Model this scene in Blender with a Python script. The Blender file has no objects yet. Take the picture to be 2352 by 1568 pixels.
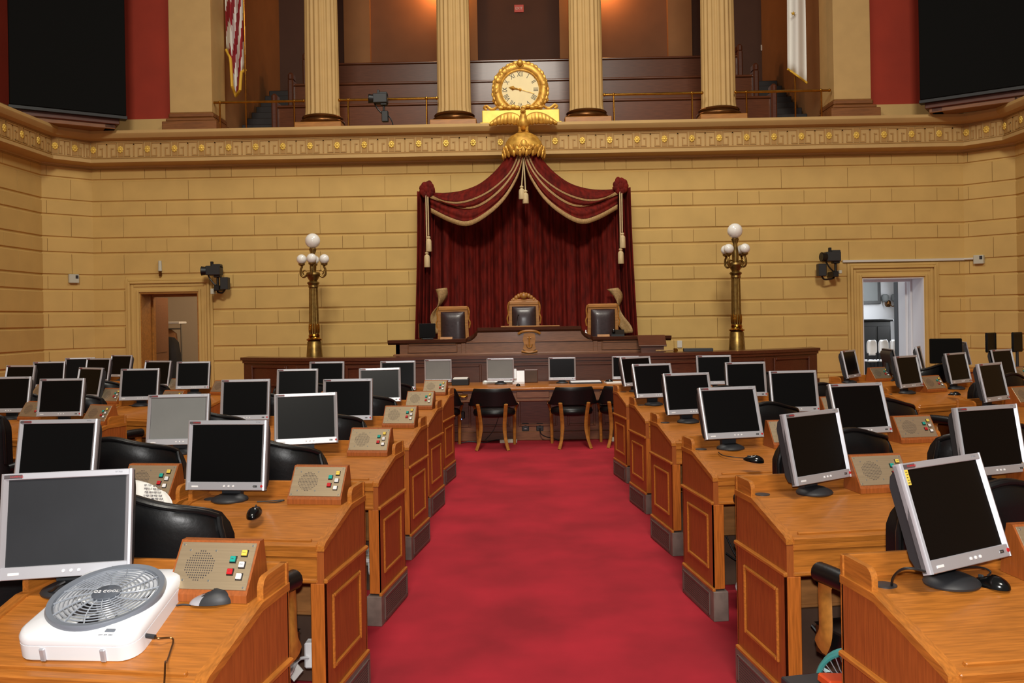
import bpy, bmesh, math, random
from math import sin, cos, pi, radians, sqrt
from mathutils import Matrix, Vector
random.seed(7)
SC = bpy.context.scene
COL = SC.collection

# ------------------------------------------------------------------ camera
CAM = Vector((-.12, 0., 1.74)); FPX = 2000.; YAW = radians(.6); ROLL = radians(1.0)
cd = bpy.data.cameras.new('camera'); cam = bpy.data.objects.new('camera', cd); COL.objects.link(cam)
cd.sensor_fit = 'HORIZONTAL'; cd.sensor_width = 36.; cd.lens = FPX/2352*36.
cd.shift_y = -(784-727)/2352.; cd.clip_end = 200; cd.clip_start = .05
cam.matrix_world = Matrix.Translation(CAM) @ Matrix.Rotation(YAW,4,'Z') @ Matrix.Rotation(pi/2,4,'X') @ Matrix.Rotation(-ROLL,4,'Z')
SC.camera = cam
def at(px, py, Y):
    """world point at depth Y seen at photograph pixel (px,py)"""
    u=(px-1176)/FPX; v=(py-727)/FPX; c,s=cos(ROLL),sin(ROLL)
    r=u*c-v*s; d=u*s+v*c
    X=r*cos(YAW)-sin(YAW); W=r*sin(YAW)+cos(YAW)
    return Vector((CAM.x+X*Y/W, Y, CAM.z-d*Y/W))

# ------------------------------------------------------------------ light
SC.view_settings.view_transform='Standard'; SC.view_settings.look='None'
SC.view_settings.gamma=1; SC.view_settings.use_curve_mapping=False
SC.view_settings.exposure=0.0
w=bpy.data.worlds.new('world'); SC.world=w; w.use_nodes=True
w.node_tree.nodes['Background'].inputs[0].default_value=(1.0,.90,.78,1)
w.node_tree.nodes['Background'].inputs[1].default_value=.20
def lamp(name, kind, loc, energy, color=(1,1,1), rot=(0,0,0), **k):
    l=bpy.data.lights.new(name, kind); l.energy=energy; l.color=color
    for a,b in k.items(): setattr(l,a,b)
    o=bpy.data.objects.new(name,l); COL.objects.link(o); o.location=loc; o.rotation_euler=rot
    return o
lamp('high_window_light','AREA',(0,-8,15),1000,(1,.94,.82),(radians(62),0,0),shape='RECTANGLE',size=4,size_y=2.4,spread=radians(105))
lamp('skylight','AREA',(0,10.6,10.2),420,(1,.95,.86),shape='RECTANGLE',size=2.6,size_y=4.5)
lamp('camera_flash','SPOT',(CAM.x,-.03,CAM.z+.13),365,(1,.98,.96),(radians(89),0,YAW),spot_size=radians(100),spot_blend=.6,shadow_soft_size=.03)
lamp('gallery_sconce_light','POINT',(-2.0,20.6,9.6),85,(1,.45,.14),shadow_soft_size=.15)
lamp('gallery_sconce_light','POINT',(2.0,20.6,9.6),85,(1,.45,.14),shadow_soft_size=.15)
lamp('anteroom_window_light','AREA',(8.6,18.6,2.2),110,(.92,.96,1),(0,radians(80),0),shape='RECTANGLE',size=1.6,size_y=1.8)
lamp('cloakroom_light','POINT',(-6.1,17.9,2.9),60,(1,.80,.55),shadow_soft_size=.2)

# ------------------------------------------------------------------ materials
def lin(c):
    f=lambda u:(u/255/12.92) if u/255<=.04045 else ((u/255+.055)/1.055)**2.4
    return (f(c[0]),f(c[1]),f(c[2]),1)
def mat(name, col, rough=.5, metal=0, var=0, scale=8., stretch=(1,1,1), bump=0, col2=None, sheen=0, coat=0, detail=4, emit=None, spec=.5):
    m=bpy.data.materials.new(name); m.use_nodes=True; nt=m.node_tree; b=nt.nodes['Principled BSDF']
    b.inputs['Roughness'].default_value=rough; b.inputs['Metallic'].default_value=metal
    b.inputs['Specular IOR Level'].default_value=spec
    if sheen: b.inputs['Sheen Weight'].default_value=sheen; b.inputs['Sheen Tint'].default_value=lin(col)
    if coat: b.inputs['Coat Weight'].default_value=coat; b.inputs['Coat Roughness'].default_value=.12
    c1=lin(col)
    b.inputs['Base Color'].default_value=c1
    if emit:
        b.inputs['Emission Color'].default_value=lin(emit[0]); b.inputs['Emission Strength'].default_value=emit[1]
    if var or bump:
        tc=nt.nodes.new('ShaderNodeTexCoord'); mp=nt.nodes.new('ShaderNodeMapping')
        mp.inputs['Scale'].default_value=stretch
        n=nt.nodes.new('ShaderNodeTexNoise'); n.inputs['Scale'].default_value=scale; n.inputs['Detail'].default_value=detail
        nt.links.new(tc.outputs['Object'],mp.inputs['Vector']); nt.links.new(mp.outputs['Vector'],n.inputs['Vector'])
        if var:
            r=nt.nodes.new('ShaderNodeValToRGB')
            lo=lin(col2) if col2 else tuple(x*(1-var) for x in c1[:3])+(1,)
            hi=tuple(min(1,x*(1+var*.6)) for x in c1[:3])+(1,)
            r.color_ramp.elements[0].position=.32; r.color_ramp.elements[0].color=lo
            r.color_ramp.elements[1].position=.68; r.color_ramp.elements[1].color=hi
            nt.links.new(n.outputs['Fac'],r.inputs['Fac']); nt.links.new(r.outputs['Color'],b.inputs['Base Color'])
        if bump:
            bp=nt.nodes.new('ShaderNodeBump'); bp.inputs['Strength'].default_value=bump; bp.inputs['Distance'].default_value=.01
            nt.links.new(n.outputs['Fac'],bp.inputs['Height']); nt.links.new(bp.outputs['Normal'],b.inputs['Normal'])
    return m
OAK=(178,108,40)
M=dict(
 oak_x=mat('oak_x',OAK,.36,var=.26,scale=9,stretch=(1,14,14),bump=.02,coat=.15),
 oak_y=mat('oak_y',OAK,.36,var=.26,scale=9,stretch=(14,1,14),bump=.02,coat=.15),
 oak_z=mat('oak_z',(180,100,36),.38,var=.24,scale=9,stretch=(14,14,1),bump=.02,coat=.12),
 oak_red=mat('oak_red',(158,84,34),.42,var=.2,scale=9,stretch=(14,14,1),bump=.02,coat=.08),
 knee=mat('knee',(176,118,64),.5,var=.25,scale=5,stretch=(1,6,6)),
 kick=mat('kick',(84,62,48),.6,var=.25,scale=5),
 slate=mat('slate',(122,106,98),.55,var=.22,scale=14,bump=.05),
 grille=mat('grille',(108,92,86),.45,var=.1,metal=.2),
 walnut=mat('walnut',(128,84,56),.34,var=.25,scale=7,stretch=(1,12,12),bump=.02,coat=.25),
 walnut_d=mat('walnut_d',(88,46,28),.36,var=.25,scale=7,stretch=(1,12,12),bump=.02,coat=.2),
 gal_wood=mat('gal_wood',(100,54,28),.27,var=.2,scale=5,stretch=(1,12,12),spec=.35),
 gal_dark=mat('gal_dark',(24,15,12),.6),
 tan_wood=mat('tan_wood',(164,108,44),.4,var=.25,scale=5,stretch=(1,6,6)),
 pale_wood=mat('pale_wood',(214,168,112),.45,var=.15,scale=8,stretch=(1,6,6)),
 leather=mat('leather',(17,17,18),.36,bump=.06,scale=60,spec=.35),
 leather_br=mat('leather_br',(52,36,38),.35,bump=.08,scale=30,var=.2,coat=.1),
 silver=mat('silver',(200,201,208),.42,metal=.55,spec=.5),
 charcoal=mat('charcoal',(44,45,48),.5),
 black=mat('black',(14,14,15),.45),
 glossblack=mat('glossblack',(10,10,11),.16),
 dullblack=mat('dullblack',(9,10,9),.85,spec=.15),
 lcd=mat('lcd',(9,9,10),.28,spec=.18),
 lcd_reflect=mat('lcd_reflect',(124,126,124),.45,var=.12,scale=2.5),  # bright reflection on dark glass, painted as a matte grey base colour
 lcd_mid=mat('lcd_mid',(44,46,50),.3,var=.15,scale=4),  # dark grey screen with slight mottling
 white=mat('white',(232,232,234),.45),
 offwhite=mat('offwhite',(205,200,188),.5),
 paper=mat('paper',(236,234,228),.8),
 fan_white=mat('fan_white',(226,227,230),.35),
 fan_grey=mat('fan_grey',(116,122,132),.3),
 fan_blade=mat('fan_blade',(226,228,230),.3),
 fan_hole=mat('fan_hole',(58,52,52),.7),
 brushed=mat('brushed',(186,166,136),.42,metal=.75,var=.08,scale=5,stretch=(1,40,40)),
 screw=mat('screw',(170,172,170),.3,metal=.8),
 red_b=mat('red_b',(196,26,34),.4), teal_b=mat('teal_b',(24,160,146),.4), yel_b=mat('yel_b',(236,206,84),.4), white_b=mat('white_b',(236,236,236),.4),
 badge=mat('badge',(86,78,80),.4), redtxt=mat('redtxt',(190,30,36),.5), greytxt=mat('greytxt',(120,120,126),.5), darktxt=mat('darktxt',(60,56,52),.6),
 carpet=mat('carpet',(166,22,40),.95,var=.30,scale=1.7,detail=8,bump=.10,sheen=.3,col2=(142,14,30)),
 key_tan=mat('key_tan',(166,126,68),.7),
 plaster=mat('plaster',(200,165,96),.75,var=.07,scale=2.2,bump=.03),
 plaster_t=mat('plaster_t',(190,156,98),.7,var=.06,scale=3),
 pier_wood=mat('pier_wood',(126,78,38),.45,var=.2,scale=5,stretch=(1,6,6)),
 redwall=mat('redwall',(150,44,20),.8,var=.08,scale=2),
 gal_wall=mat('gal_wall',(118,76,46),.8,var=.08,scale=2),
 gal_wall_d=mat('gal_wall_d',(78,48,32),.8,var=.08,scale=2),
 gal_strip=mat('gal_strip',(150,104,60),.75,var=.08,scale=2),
 brass=mat('brass',(178,128,50),.22,metal=1,var=.2,scale=12),
 brass_d=mat('brass_d',(146,118,64),.36,metal=.85,var=.35,scale=14,bump=.1),
 bronze=mat('bronze',(108,70,34),.3,metal=.8,var=.3,scale=6),
 gilt=mat('gilt',(214,168,74),.48,metal=.5,var=.3,scale=10,bump=.2,col2=(178,126,46)),
 gilt_box=mat('gilt_box',(232,196,92),.45,metal=.35,var=.12,scale=8),
 dial=mat('dial',(232,214,160),.6,var=.05,scale=6), numeral=mat('numeral',(52,48,40),.6),
 velvet=mat('velvet',(100,20,11),.8,var=.5,scale=5,stretch=(3,3,.7),bump=.05,spec=.2),
 fan_hub=mat('fan_hub',(84,90,100),.4), fan_bar=mat('fan_bar',(146,152,162),.3),
 fringe=mat('fringe',(168,134,86),.7,var=.25,scale=40), tassel=mat('tassel',(206,182,136),.7,var=.2,scale=40,stretch=(3,3,.3)),
 globe=mat('globe',(238,236,228),.12,coat=.5),
 teal=mat('teal',(70,150,146),.35), orange=mat('orange',(222,78,30),.5), paleblue=mat('paleblue',(190,222,222),.4),
 cam_grey=mat('cam_grey',(38,40,42),.5), box_grey=mat('box_grey',(190,188,170),.5), lens=mat('lens',(18,20,26),.1),
 roomwhite=mat('roomwhite',(222,224,228),.8), roomdim=mat('roomdim',(206,190,168),.8), roomfloor=mat('roomfloor',(70,58,50),.6),
 coat=mat('coat',(30,26,26),.9), coat2=mat('coat2',(140,96,60),.9,var=.3,scale=5), shade=mat('shade',(120,124,124),.7),
 flag_w=mat('flag_w',(226,224,216),.8), flag_r=mat('flag_r',(150,24,36),.8), fl_gold=mat('fl_gold',(214,170,50),.7),
 cyan_led=mat('cyan_led',(120,170,255),.4,emit=((130,180,255),3.)), exit_red=mat('exit_red',(196,60,40),.5), cabl=mat('cabl',(24,24,25),.5),
 dust=mat('dust',(96,84,78),.8,var=.3,scale=20),
)

# ------------------------------------------------------------------ mesh builder
class MB:
    def __init__(s): s.bm=bmesh.new(); s.smooth=True
    def _fin(s, vs, mi, T=None):
        if T is not None: bmesh.ops.transform(s.bm, matrix=T, verts=vs)
        fs=set()
        for v in vs:
            for f in v.link_faces: fs.add(f)
        for f in fs: f.material_index=mi
        return s
    def box(s,x0,x1,y0,y1,z0,z1,mi=0,bev=0,T=None,seg=1):
        m=Matrix.Translation(((x0+x1)/2,(y0+y1)/2,(z0+z1)/2)) @ Matrix.Diagonal((abs(x1-x0),abs(y1-y0),abs(z1-z0),1))
        if not bev:
            return s.mesh([(x,y,z) for z in (z0,z1) for y in (y0,y1) for x in (x0,x1)],[(0,1,3,2),(4,5,7,6),(0,1,5,4),(2,3,7,6),(0,2,6,4),(1,3,7,5)],mi,T)
        r=bmesh.ops.create_cube(s.bm,size=1,matrix=m); vs=r['verts']
        if bev:
            es=list({e for v in vs for e in v.link_edges})
            r=bmesh.ops.bevel(s.bm,geom=es,offset=bev,segments=seg,affect='EDGES',profile=.5)
            vs=list({v for v in r['verts']}|{v for v in vs if v.is_valid})
        return s._fin(vs,mi,T)
    def mesh(s,verts,faces,mi=0,T=None):
        vs=[s.bm.verts.new(v) for v in verts]
        for f in faces:
            try: s.bm.faces.new([vs[i] for i in f])
            except ValueError: pass
        return s._fin(vs,mi,T)
    def prism(s,poly,a0,a1,axis='x',mi=0,T=None):
        n=len(poly)
        def P(p,a):
            return (a,p[0],p[1]) if axis=='x' else ((p[0],a,p[1]) if axis=='y' else (p[0],p[1],a))
        vs=[P(p,a0) for p in poly]+[P(p,a1) for p in poly]
        fs=[tuple(range(n))[::-1],tuple(range(n,2*n))]+[(i,(i+1)%n,n+(i+1)%n,n+i) for i in range(n)]
        s.mesh(vs,fs,mi,T)
        return s
    def cyl(s,p0,p1,r0,r1=None,n=16,mi=0,T=None,cap=True):
        r1=r0 if r1 is None else r1
        return s.tube([p0,p1],[r0,r1],n,mi,T,cap=cap)
    def tube(s,pts,r,n=8,mi=0,T=None,closed=False,cap=True,flat=None):
        pts=[Vector(p) for p in pts]; N=len(pts)
        rs=r if isinstance(r,(list,tuple)) else [r]*N
        vs=[];up=None
        for i,p in enumerate(pts):
            if closed: t=(pts[(i+1)%N]-pts[i-1])
            else: t=pts[min(i+1,N-1)]-pts[max(i-1,0)]
            t.normalize()
            if up is None: up=Vector((0,0,1)) if abs(t.z)<.9 else Vector((0,1,0))
            a=t.cross(up)
            if a.length<1e-4: a=t.orthogonal()
            a.normalize(); b=a.cross(t).normalized(); up=b
            for k in range(n):
                q=2*pi*k/n; fa,fb=flat if flat else (1,1)
                vs.append(p+a*cos(q)*rs[i]*fa+b*sin(q)*rs[i]*fb)
        fs=[]
        for i in range(N if closed else N-1):
            j=(i+1)%N
            for k in range(n): fs.append((i*n+k,i*n+(k+1)%n,j*n+(k+1)%n,j*n+k))
        if cap and not closed: fs+= [tuple(range(n))[::-1],tuple(range((N-1)*n,N*n))]
        return s.mesh(vs,fs,mi,T)
    def lathe(s,prof,n=24,mi=0,T=None,fl=0,fn=0):
        vs=[];fs=[];N=len(prof)
        for r,z in prof:
            for k in range(n):
                q=2*pi*k/n; rr=r*(1-fl*(.5+.5*cos(q*fn))) if fn else r
                vs.append((rr*cos(q),rr*sin(q),z))
        for i in range(N-1):
            for k in range(n): fs.append((i*n+k,i*n+(k+1)%n,(i+1)*n+(k+1)%n,(i+1)*n+k))
        fs+=[tuple(range(n))[::-1],tuple(range((N-1)*n,N*n))]
        return s.mesh(vs,fs,mi,T)
    def ball(s,c,r,mi=0,T=None,u=16,v=10,sc=(1,1,1),rot=None):
        m=Matrix.Translation(c)
        if rot is not None: m=m@rot
        m=m@Matrix.Diagonal((sc[0]*r,sc[1]*r,sc[2]*r,1))
        if T is not None: m=T@m
        vs=[m@Vector((0,0,-1))]
        for j in range(1,v):
            a=pi*j/v-pi/2
            vs+=[m@Vector((cos(a)*cos(2*pi*k/u),cos(a)*sin(2*pi*k/u),sin(a))) for k in range(u)]
        vs.append(m@Vector((0,0,1))); e=len(vs)-1
        fs=[(0,1+(k+1)%u,1+k) for k in range(u)]+[(1+(j-1)*u+k,1+(j-1)*u+(k+1)%u,1+j*u+(k+1)%u,1+j*u+k) for j in range(1,v-1) for k in range(u)]+[(e,1+(v-2)*u+k,1+(v-2)*u+(k+1)%u) for k in range(u)]
        return s.mesh(vs,fs,mi)
    def grid(s,fn,nu,nv,mi=0,T=None,closed_u=False):
        vs=[fn(i/nu,j/nv) for j in range(nv+1) for i in range(nu+1)]
        W=nu+1
        fs=[(j*W+i,j*W+i+1,(j+1)*W+i+1,(j+1)*W+i) for j in range(nv) for i in range(nu)]
        return s.mesh(vs,fs,mi,T)
    def text(s,txt,size,T,mi=0,align='CENTER',depth=.0004):
        cu=bpy.data.curves.new('t','FONT'); cu.body=txt; cu.size=size; cu.align_x=align; cu.align_y='CENTER'; cu.extrude=depth; cu.resolution_u=2
        o=bpy.data.objects.new('t',cu); COL.objects.link(o)
        me=o.to_mesh()
        vs=[v.co.copy() for v in me.vertices]; fs=[tuple(p.vertices) for p in me.polygons]
        o.to_mesh_clear(); bpy.data.objects.remove(o); bpy.data.curves.remove(cu)
        return s.mesh(vs,fs,mi,T)
    def build(s,name,mats,parent=None,loc=None,rot=None,ang=35,thick=0):
        bmesh.ops.recalc_face_normals(s.bm,faces=s.bm.faces)
        me=bpy.data.meshes.new(name); s.bm.to_mesh(me); s.bm.free()
        if not isinstance(mats,(list,tuple)): mats=[mats]
        for m in mats: me.materials.append(M[m])
        me.polygons.foreach_set('use_smooth',[True]*len(me.polygons)); me.set_sharp_from_angle(angle=radians(ang)); me.update()
        o=bpy.data.objects.new(name,me); COL.objects.link(o)
        if parent: o.parent=parent
        if loc is not None: o.location=loc
        if rot is not None: o.rotation_euler=rot
        if thick:
            md=o.modifiers.new('solid','SOLIDIFY'); md.thickness=thick; md.offset=0
        return o
FRONT=Matrix.Rotation(pi/2,4,'X')      # text/xy plane -> facing -Y
def tag(o,label,cat,group=None,kind=None):
    o['label']=label; o['category']=cat
    if group: o['group']=group
    if kind: o['kind']=kind
    return o
def thing(name,label,cat,loc=(0,0,0),rz=0,group=None):
    o=bpy.data.objects.new(name,None); COL.objects.link(o); o.empty_display_size=.1
    o.location=loc; o.rotation_euler=(0,0,rz); return tag(o,label,cat,group)
def struct(o): o['kind']='structure'; return o
def dup(root,loc,rz,label,group=None):
    r=root.copy(); COL.objects.link(r); r.location=loc; r.rotation_euler=(0,0,rz); r['label']=label
    if group: r['group']=group
    for ch in root.children:
        if ch.name.startswith('mouse_cord'): continue
        c=ch.copy(); COL.objects.link(c); c.parent=r
        for g in ch.children:
            d=g.copy(); COL.objects.link(d); d.parent=c
    return r
def kid(root,name):
    for c in root.children:
        if c.name.split('.')[0]==name: return c
def attach(child,parent):
    bpy.context.view_layer.update()
    child.parent=parent; child.matrix_parent_inverse=parent.matrix_world.inverted()
    for k in ('label','category','group'):
        if k in child: del child[k]
    return child
def smoothpts(pts,n=6):
    """Catmull-Rom through pts"""
    P=[Vector(p) for p in pts]; out=[]
    for i in range(len(P)-1):
        a=P[max(i-1,0)];b=P[i];c=P[i+1];d=P[min(i+2,len(P)-1)]
        for k in range(n):
            t=k/n
            out.append(.5*((2*b)+(c-a)*t+(2*a-5*b+4*c-d)*t*t+(3*b-a-3*c+d)*t**3))
    out.append(P[-1]); return out
# ================================================================== ROOM SHELL
WY=16.0; HX=8.0; SX=8.6; DY=15.35
b=MB(); b.box(-9,9,-1.5,16.3,-.1,0); struct(b.build('floor','carpet'))
def courses():
    z=4.378; out=[(4.378,4.60,0)]
    zs=[4.378]
    k=0
    while z>.5:
        h=.40 if k%2==0 else .275
        out.append((z-h,z,1 if k%2==0 else 0)); z-=h; k+=1
    return out
def wall_blocks(b,p0,p1,phase,holes=()):
    """ashlar blocks on the segment p0->p1 (inside on the left-hand side normal n)"""
    p0=Vector((p0[0],p0[1],0)); p1=Vector((p1[0],p1[1],0)); d=(p1-p0); L=d.length; d.normalize()
    n=Vector((d.y,-d.x,0))
    def put(s0,s1,z0,z1):
        g,gv,c,t=.012,.001,.016,.022
        s0+=gv; s1-=gv; z0+=g; z1-=g
        if s1-s0<.05: return
        def P(s,o,z): return p0+d*s+n*o+Vector((0,0,z))
        vs=[P(s0,0,z0),P(s1,0,z0),P(s1,0,z1),P(s0,0,z1),P(s0+c*.2,t,z0+c),P(s1-c*.2,t,z0+c),P(s1-c*.2,t,z1-c),P(s0+c*.2,t,z1-c)]
        b.mesh(vs,[(4,5,6,7),(0,1,5,4),(1,2,6,5),(2,3,7,6),(3,0,4,7)],0)
    for z0,z1,tall in courses():
        js=[0]
        k=-3
        cand=[]
        for k in range(-12,30):
            if tall: cand.append(phase+1.21*k)
            else: cand+= [phase+1.21*k-.80,phase+1.21*k-.41]
        cand=sorted(x for x in cand if .02<x<L-.02)
        js=[0]+cand+[L]
        for a,c in zip(js[:-1],js[1:]):
            segs=[(a,c)]
            for h0,h1,ht in holes:
                if z0<ht-.01:
                    ns=[]
                    for (u,v) in segs:
                        if v<=h0 or u>=h1: ns.append((u,v))
                        else:
                            if u<h0: ns.append((u,h0))
                            if v>h1: ns.append((h1,v))
                    segs=ns
            for u,v in segs: put(u,v,max(z0,.5),z1)
# door openings on the back wall (X ranges)
DL=(-7.13,-6.06,2.29); DR=(6.12,7.24,2.33)
CW=.27
holesB=[(DL[0]-CW+HX,DL[1]+CW+HX,DL[2]+CW),(DR[0]-CW+HX,DR[1]+CW+HX,DR[2]+CW)]
b=MB(); wall_blocks(b,(-HX,WY),(HX,WY),3.0,holesB)
for x0,x1,z0,z1 in [(-HX-.4,DL[0],0,5.15),(DL[0],DL[1],DL[2],5.15),(DL[1],DR[0],0,5.15),(DR[0],DR[1],DR[2],5.15),(DR[1],HX+.4,0,5.15)]:
    b.box(x0,x1,WY,WY+.28,z0,z1)
struct(b.build('wall_back','plaster'))
def thickwall(b,p0,p1,z0,z1,t,mi=0):
    p0=Vector((p0[0],p0[1],0)); p1=Vector((p1[0],p1[1],0)); d=(p1-p0).normalized(); n=Vector((d.y,-d.x,0))*-t
    q=[p0,p1,p1+n,p0+n]
    b.prism([(v.x,v.y) for v in q],z0,z1,'z',mi)
for sgn,side in ((-1,'left'),(1,'right')):
    b=MB()
    P=[(sgn*HX,WY),(sgn*SX,DY)]
    seg=(P[1],P[0]) if sgn<0 else (P[0],P[1])
    wall_blocks(b,seg[0],seg[1],.5); thickwall(b,seg[0],seg[1],0,5.15,.25)
    struct(b.build('wall_corner_'+side,'plaster'))
    b=MB(); s0,s1=((-SX,-1.5),(-SX,DY)) if sgn<0 else ((SX,DY),(SX,-1.5))
    wall_blocks(b,s0,s1,.37 if sgn<0 else .9); thickwall(b,s0,s1,0,5.15,.25)
    struct(b.build('wall_'+side,'plaster'))
# cornice with Greek-key frieze, mitred along the room
PATH=[(-SX,-1.5),(-SX,DY),(-HX,WY),(HX,WY),(SX,DY),(SX,-1.5)]
def mitre(path,o):
    out=[]
    for i,p in enumerate(path):
        p=Vector(p); ns=[]
        for a,c in ((i-1,i),(i,i+1)):
            if 0<=a and c<len(path):
                d=(Vector(path[c])-Vector(path[a])).normalized(); ns.append(Vector((d.y,-d.x)))
        if len(ns)==1: out.append(p+ns[0]*o)
        else:
            m=(ns[0]+ns[1]).normalized(); out.append(p+m*(o/m.dot(ns[0])))
    return out
def sweep(b,path,prof,mi=0):
    rows=[[(q.x,q.y,z) for q in mitre(path,o)] for o,z in prof]
    n=len(path); vs=[v for r in rows for v in r]
    fs=[(i*n+k,i*n+k+1,(i+1)*n+k+1,(i+1)*n+k) for i in range(len(prof)-1) for k in range(n-1)]
    b.mesh(vs,fs,mi)
b=MB(); sweep(b,PATH,[(-.1,4.60),(.05,4.60),(.05,4.63),(.28,4.65),(.30,4.66),(.30,4.715),(.265,4.725),(.265,5.05),(.31,5.065),(.36,5.085),(.41,5.14),(.42,5.16),(.42,5.21),(-1.0,5.21)])
struct(b.build('trim_1','plaster_t',ang=20))
def frieze(b,p0,p1,n,phase=0):
    p0=Vector((p0[0],p0[1],0)); p1=Vector((p1[0],p1[1],0)); d=(p1-p0); L=d.length; d.normalize(); nn=Vector((d.y,-d.x,0))
    u=L/n; T=Matrix((( d.x,-nn.x,0,p0.x),(d.y,-nn.y,0,p0.y),(0,0,1,0),(0,0,0,1)))
    t=.020; z0,z1=4.765,5.02; h=z1-z0
    def bar(a,c,zz0,zz1): b.box(a,c,-.011 if c-a>zz1-zz0 else -.0095,.004,zz0,zz1,2,0,T)
    bar(0,L,z0-.028,z0-.012); bar(0,L,z1+.012,z1+.026)
    for k in range(n):
        s=k*u; w=u-.13; x0=s+.115; x1=x0+w
        # two mirrored hooks with a stem
        bar(x0,x0+w*.46,z1-t,z1); bar(x0,x0+t,z0,z1); bar(x0,x0+w*.30,z0,z0+t); bar(x0+w*.30-t,x0+w*.30,z0,z0+h*.62); bar(x0+w*.15,x0+w*.30,z0+h*.62-t,z0+h*.62)
        bar(x1-w*.46,x1,z1-t,z1); bar(x1-t,x1,z0,z1); bar(x1-w*.30,x1,z0,z0+t); bar(x1-w*.30,x1-w*.30+t,z0,z0+h*.62); bar(x1-w*.30,x1-w*.15,z0+h*.62-t,z0+h*.62)
        bar(x0+w*.46,x0+w*.54,z1-t*2.2,z1); bar(x0+w*.5-t/2,x0+w*.5+t/2,z0,z1-t)
        bar(s+.008,s+.1,z0,z1)
        c=Vector((s+.054,-.022,(z0+z1)/2))
        b.ball(c,.026,1,T,8,6,(1,.6,1))
        for q in range(8):
            a=q*pi/4; b.ball(c+Vector((cos(a)*.036,.006,sin(a)*.044)),.022,1,T,6,4,(.9,.5,1.1))
mi_=mitre(PATH,.265)
b=MB()
for i,n in ((0,34),(1,2),(2,32),(3,2),(4,34)): frieze(b,mi_[i],mi_[i+1],n)
struct(b.build('trim_2',['plaster_t','gilt_box','key_tan']))
b=MB(); sweep(b,[(-SX,-1.5),(-SX,DY),(-HX,WY),(DL[0]-CW,WY)],[(0,0),(.06,0),(.06,.46),(.04,.5),(0,.52)]); sweep(b,[(DL[1]+CW,WY),(DR[0]-CW,WY)],[(0,0),(.06,0),(.06,.46),(.04,.5),(0,.52)]); sweep(b,[(DR[1]+CW,WY),(HX,WY),(SX,DY),(SX,-1.5)],[(0,0),(.06,0),(.06,.46),(.04,.5),(0,.52)])
struct(b.build('baseboard_back','plaster_t'))
# door cases
def doorcase(name,D,inner):
    x0,x1,h=D; b=MB()
    for o,t in ((CW,.045),(CW-.05,.075),(CW-.11,.05),(.06,.065)):
        a,c=x0-o,x1+o
        b.box(a,a+.045,WY-t,WY,0,h+o,0,.006); b.box(c-.045,c,WY-t,WY,0,h+o,0,.006); b.box(a+.046,c-.046,WY-t,WY,h+o-.045,h+o,0,.006)
    b.box(x0-CW+.002,x0,WY-.035,WY,0,h+CW-.002); b.box(x1,x1+CW-.002,WY-.035,WY,0,h+CW-.002); b.box(x0,x1,WY-.035,WY,h,h+CW-.002)
    o=struct(b.build(name,'plaster'))
    b=MB(); b.box(x0+.001,x0+.018,WY-.03,WY+.5,0,h-.019); b.box(x1-.018,x1-.001,WY-.03,WY+.5,0,h-.019); b.box(x0+.001,x1-.001,WY-.03,WY+.5,h-.018,h-.001)
    b.box(x0+.02,x0+.05,WY+.42,WY+.52,0,h-.06); b.box(x1-.05,x1-.02,WY+.42,WY+.52,0,h-.06); b.box(x0+.02,x1-.02,WY+.42,WY+.52,h-.06,h-.02)
    b.build('door_lining',inner,o)
    return o
dl=doorcase('door_1',DL,'tan_wood'); dr=doorcase('door_2',DR,'roomwhite')
# open door leaves folded into the passages
b=MB(); b.box(DL[0]-.16,DL[0]-.11,WY+.55,WY+1.5,.02,DL[2]-.05,0,.004)
for z0,z1 in ((.2,1.0),(1.15,2.1)): b.box(DL[0]-.11,DL[0]-.098,WY+.65,WY+1.4,z0,z1,0,.006)
b.build('door_leaf','walnut',dl)
b=MB(); b.box(DR[1]-.10,DR[1]-.05,WY+.53,WY+.84,.02,DR[2]-.05,0,.004); b.box(DR[1]-.105,DR[1]-.045,WY+.84,WY+1.02,.02,DR[2]-.05,1,.004)
b.build('door_leaf',['roomwhite','black'],dr)
# rooms beyond
def anteroom(sfx,x0,x1,wm):
    b=MB(); b.box(x0,x1,WY+.28,20.6,-.1,0,1); b.box(x0,x1,20.6,20.8,0,3.4,0); b.box(x0-.2,x0,WY+.28,20.8,0,3.4,0); b.box(x1,x1+.2,WY+.28,20.8,0,3.4,0); b.box(x0,x1,WY+.28,20.8,3.4,3.5,0)
    b.bm.free()
    for nm,bx,m in (('floor_'+sfx,(x0,x1,WY+.28,20.6,-.1,0),'roomfloor'),('wall_'+sfx+'_back',(x0,x1,20.6,20.8,0,3.4),wm),('wall_'+sfx+'_left',(x0-.2,x0,WY+.28,20.8,0,3.4),wm),('wall_'+sfx+'_right',(x1,x1+.2,WY+.28,20.8,0,3.4),wm),('ceiling_'+sfx,(x0,x1,WY+.28,20.8,3.4,3.5),wm)):
        b=MB(); b.box(*bx); struct(b.build(nm,m))
anteroom('cloakroom',-9.6,-5.2,'roomdim'); anteroom('anteroom',5.2,11.0,'roomwhite')
RKX=at(390,742,18.3).x; RKZ=at(390,742,18.3).z
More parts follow.
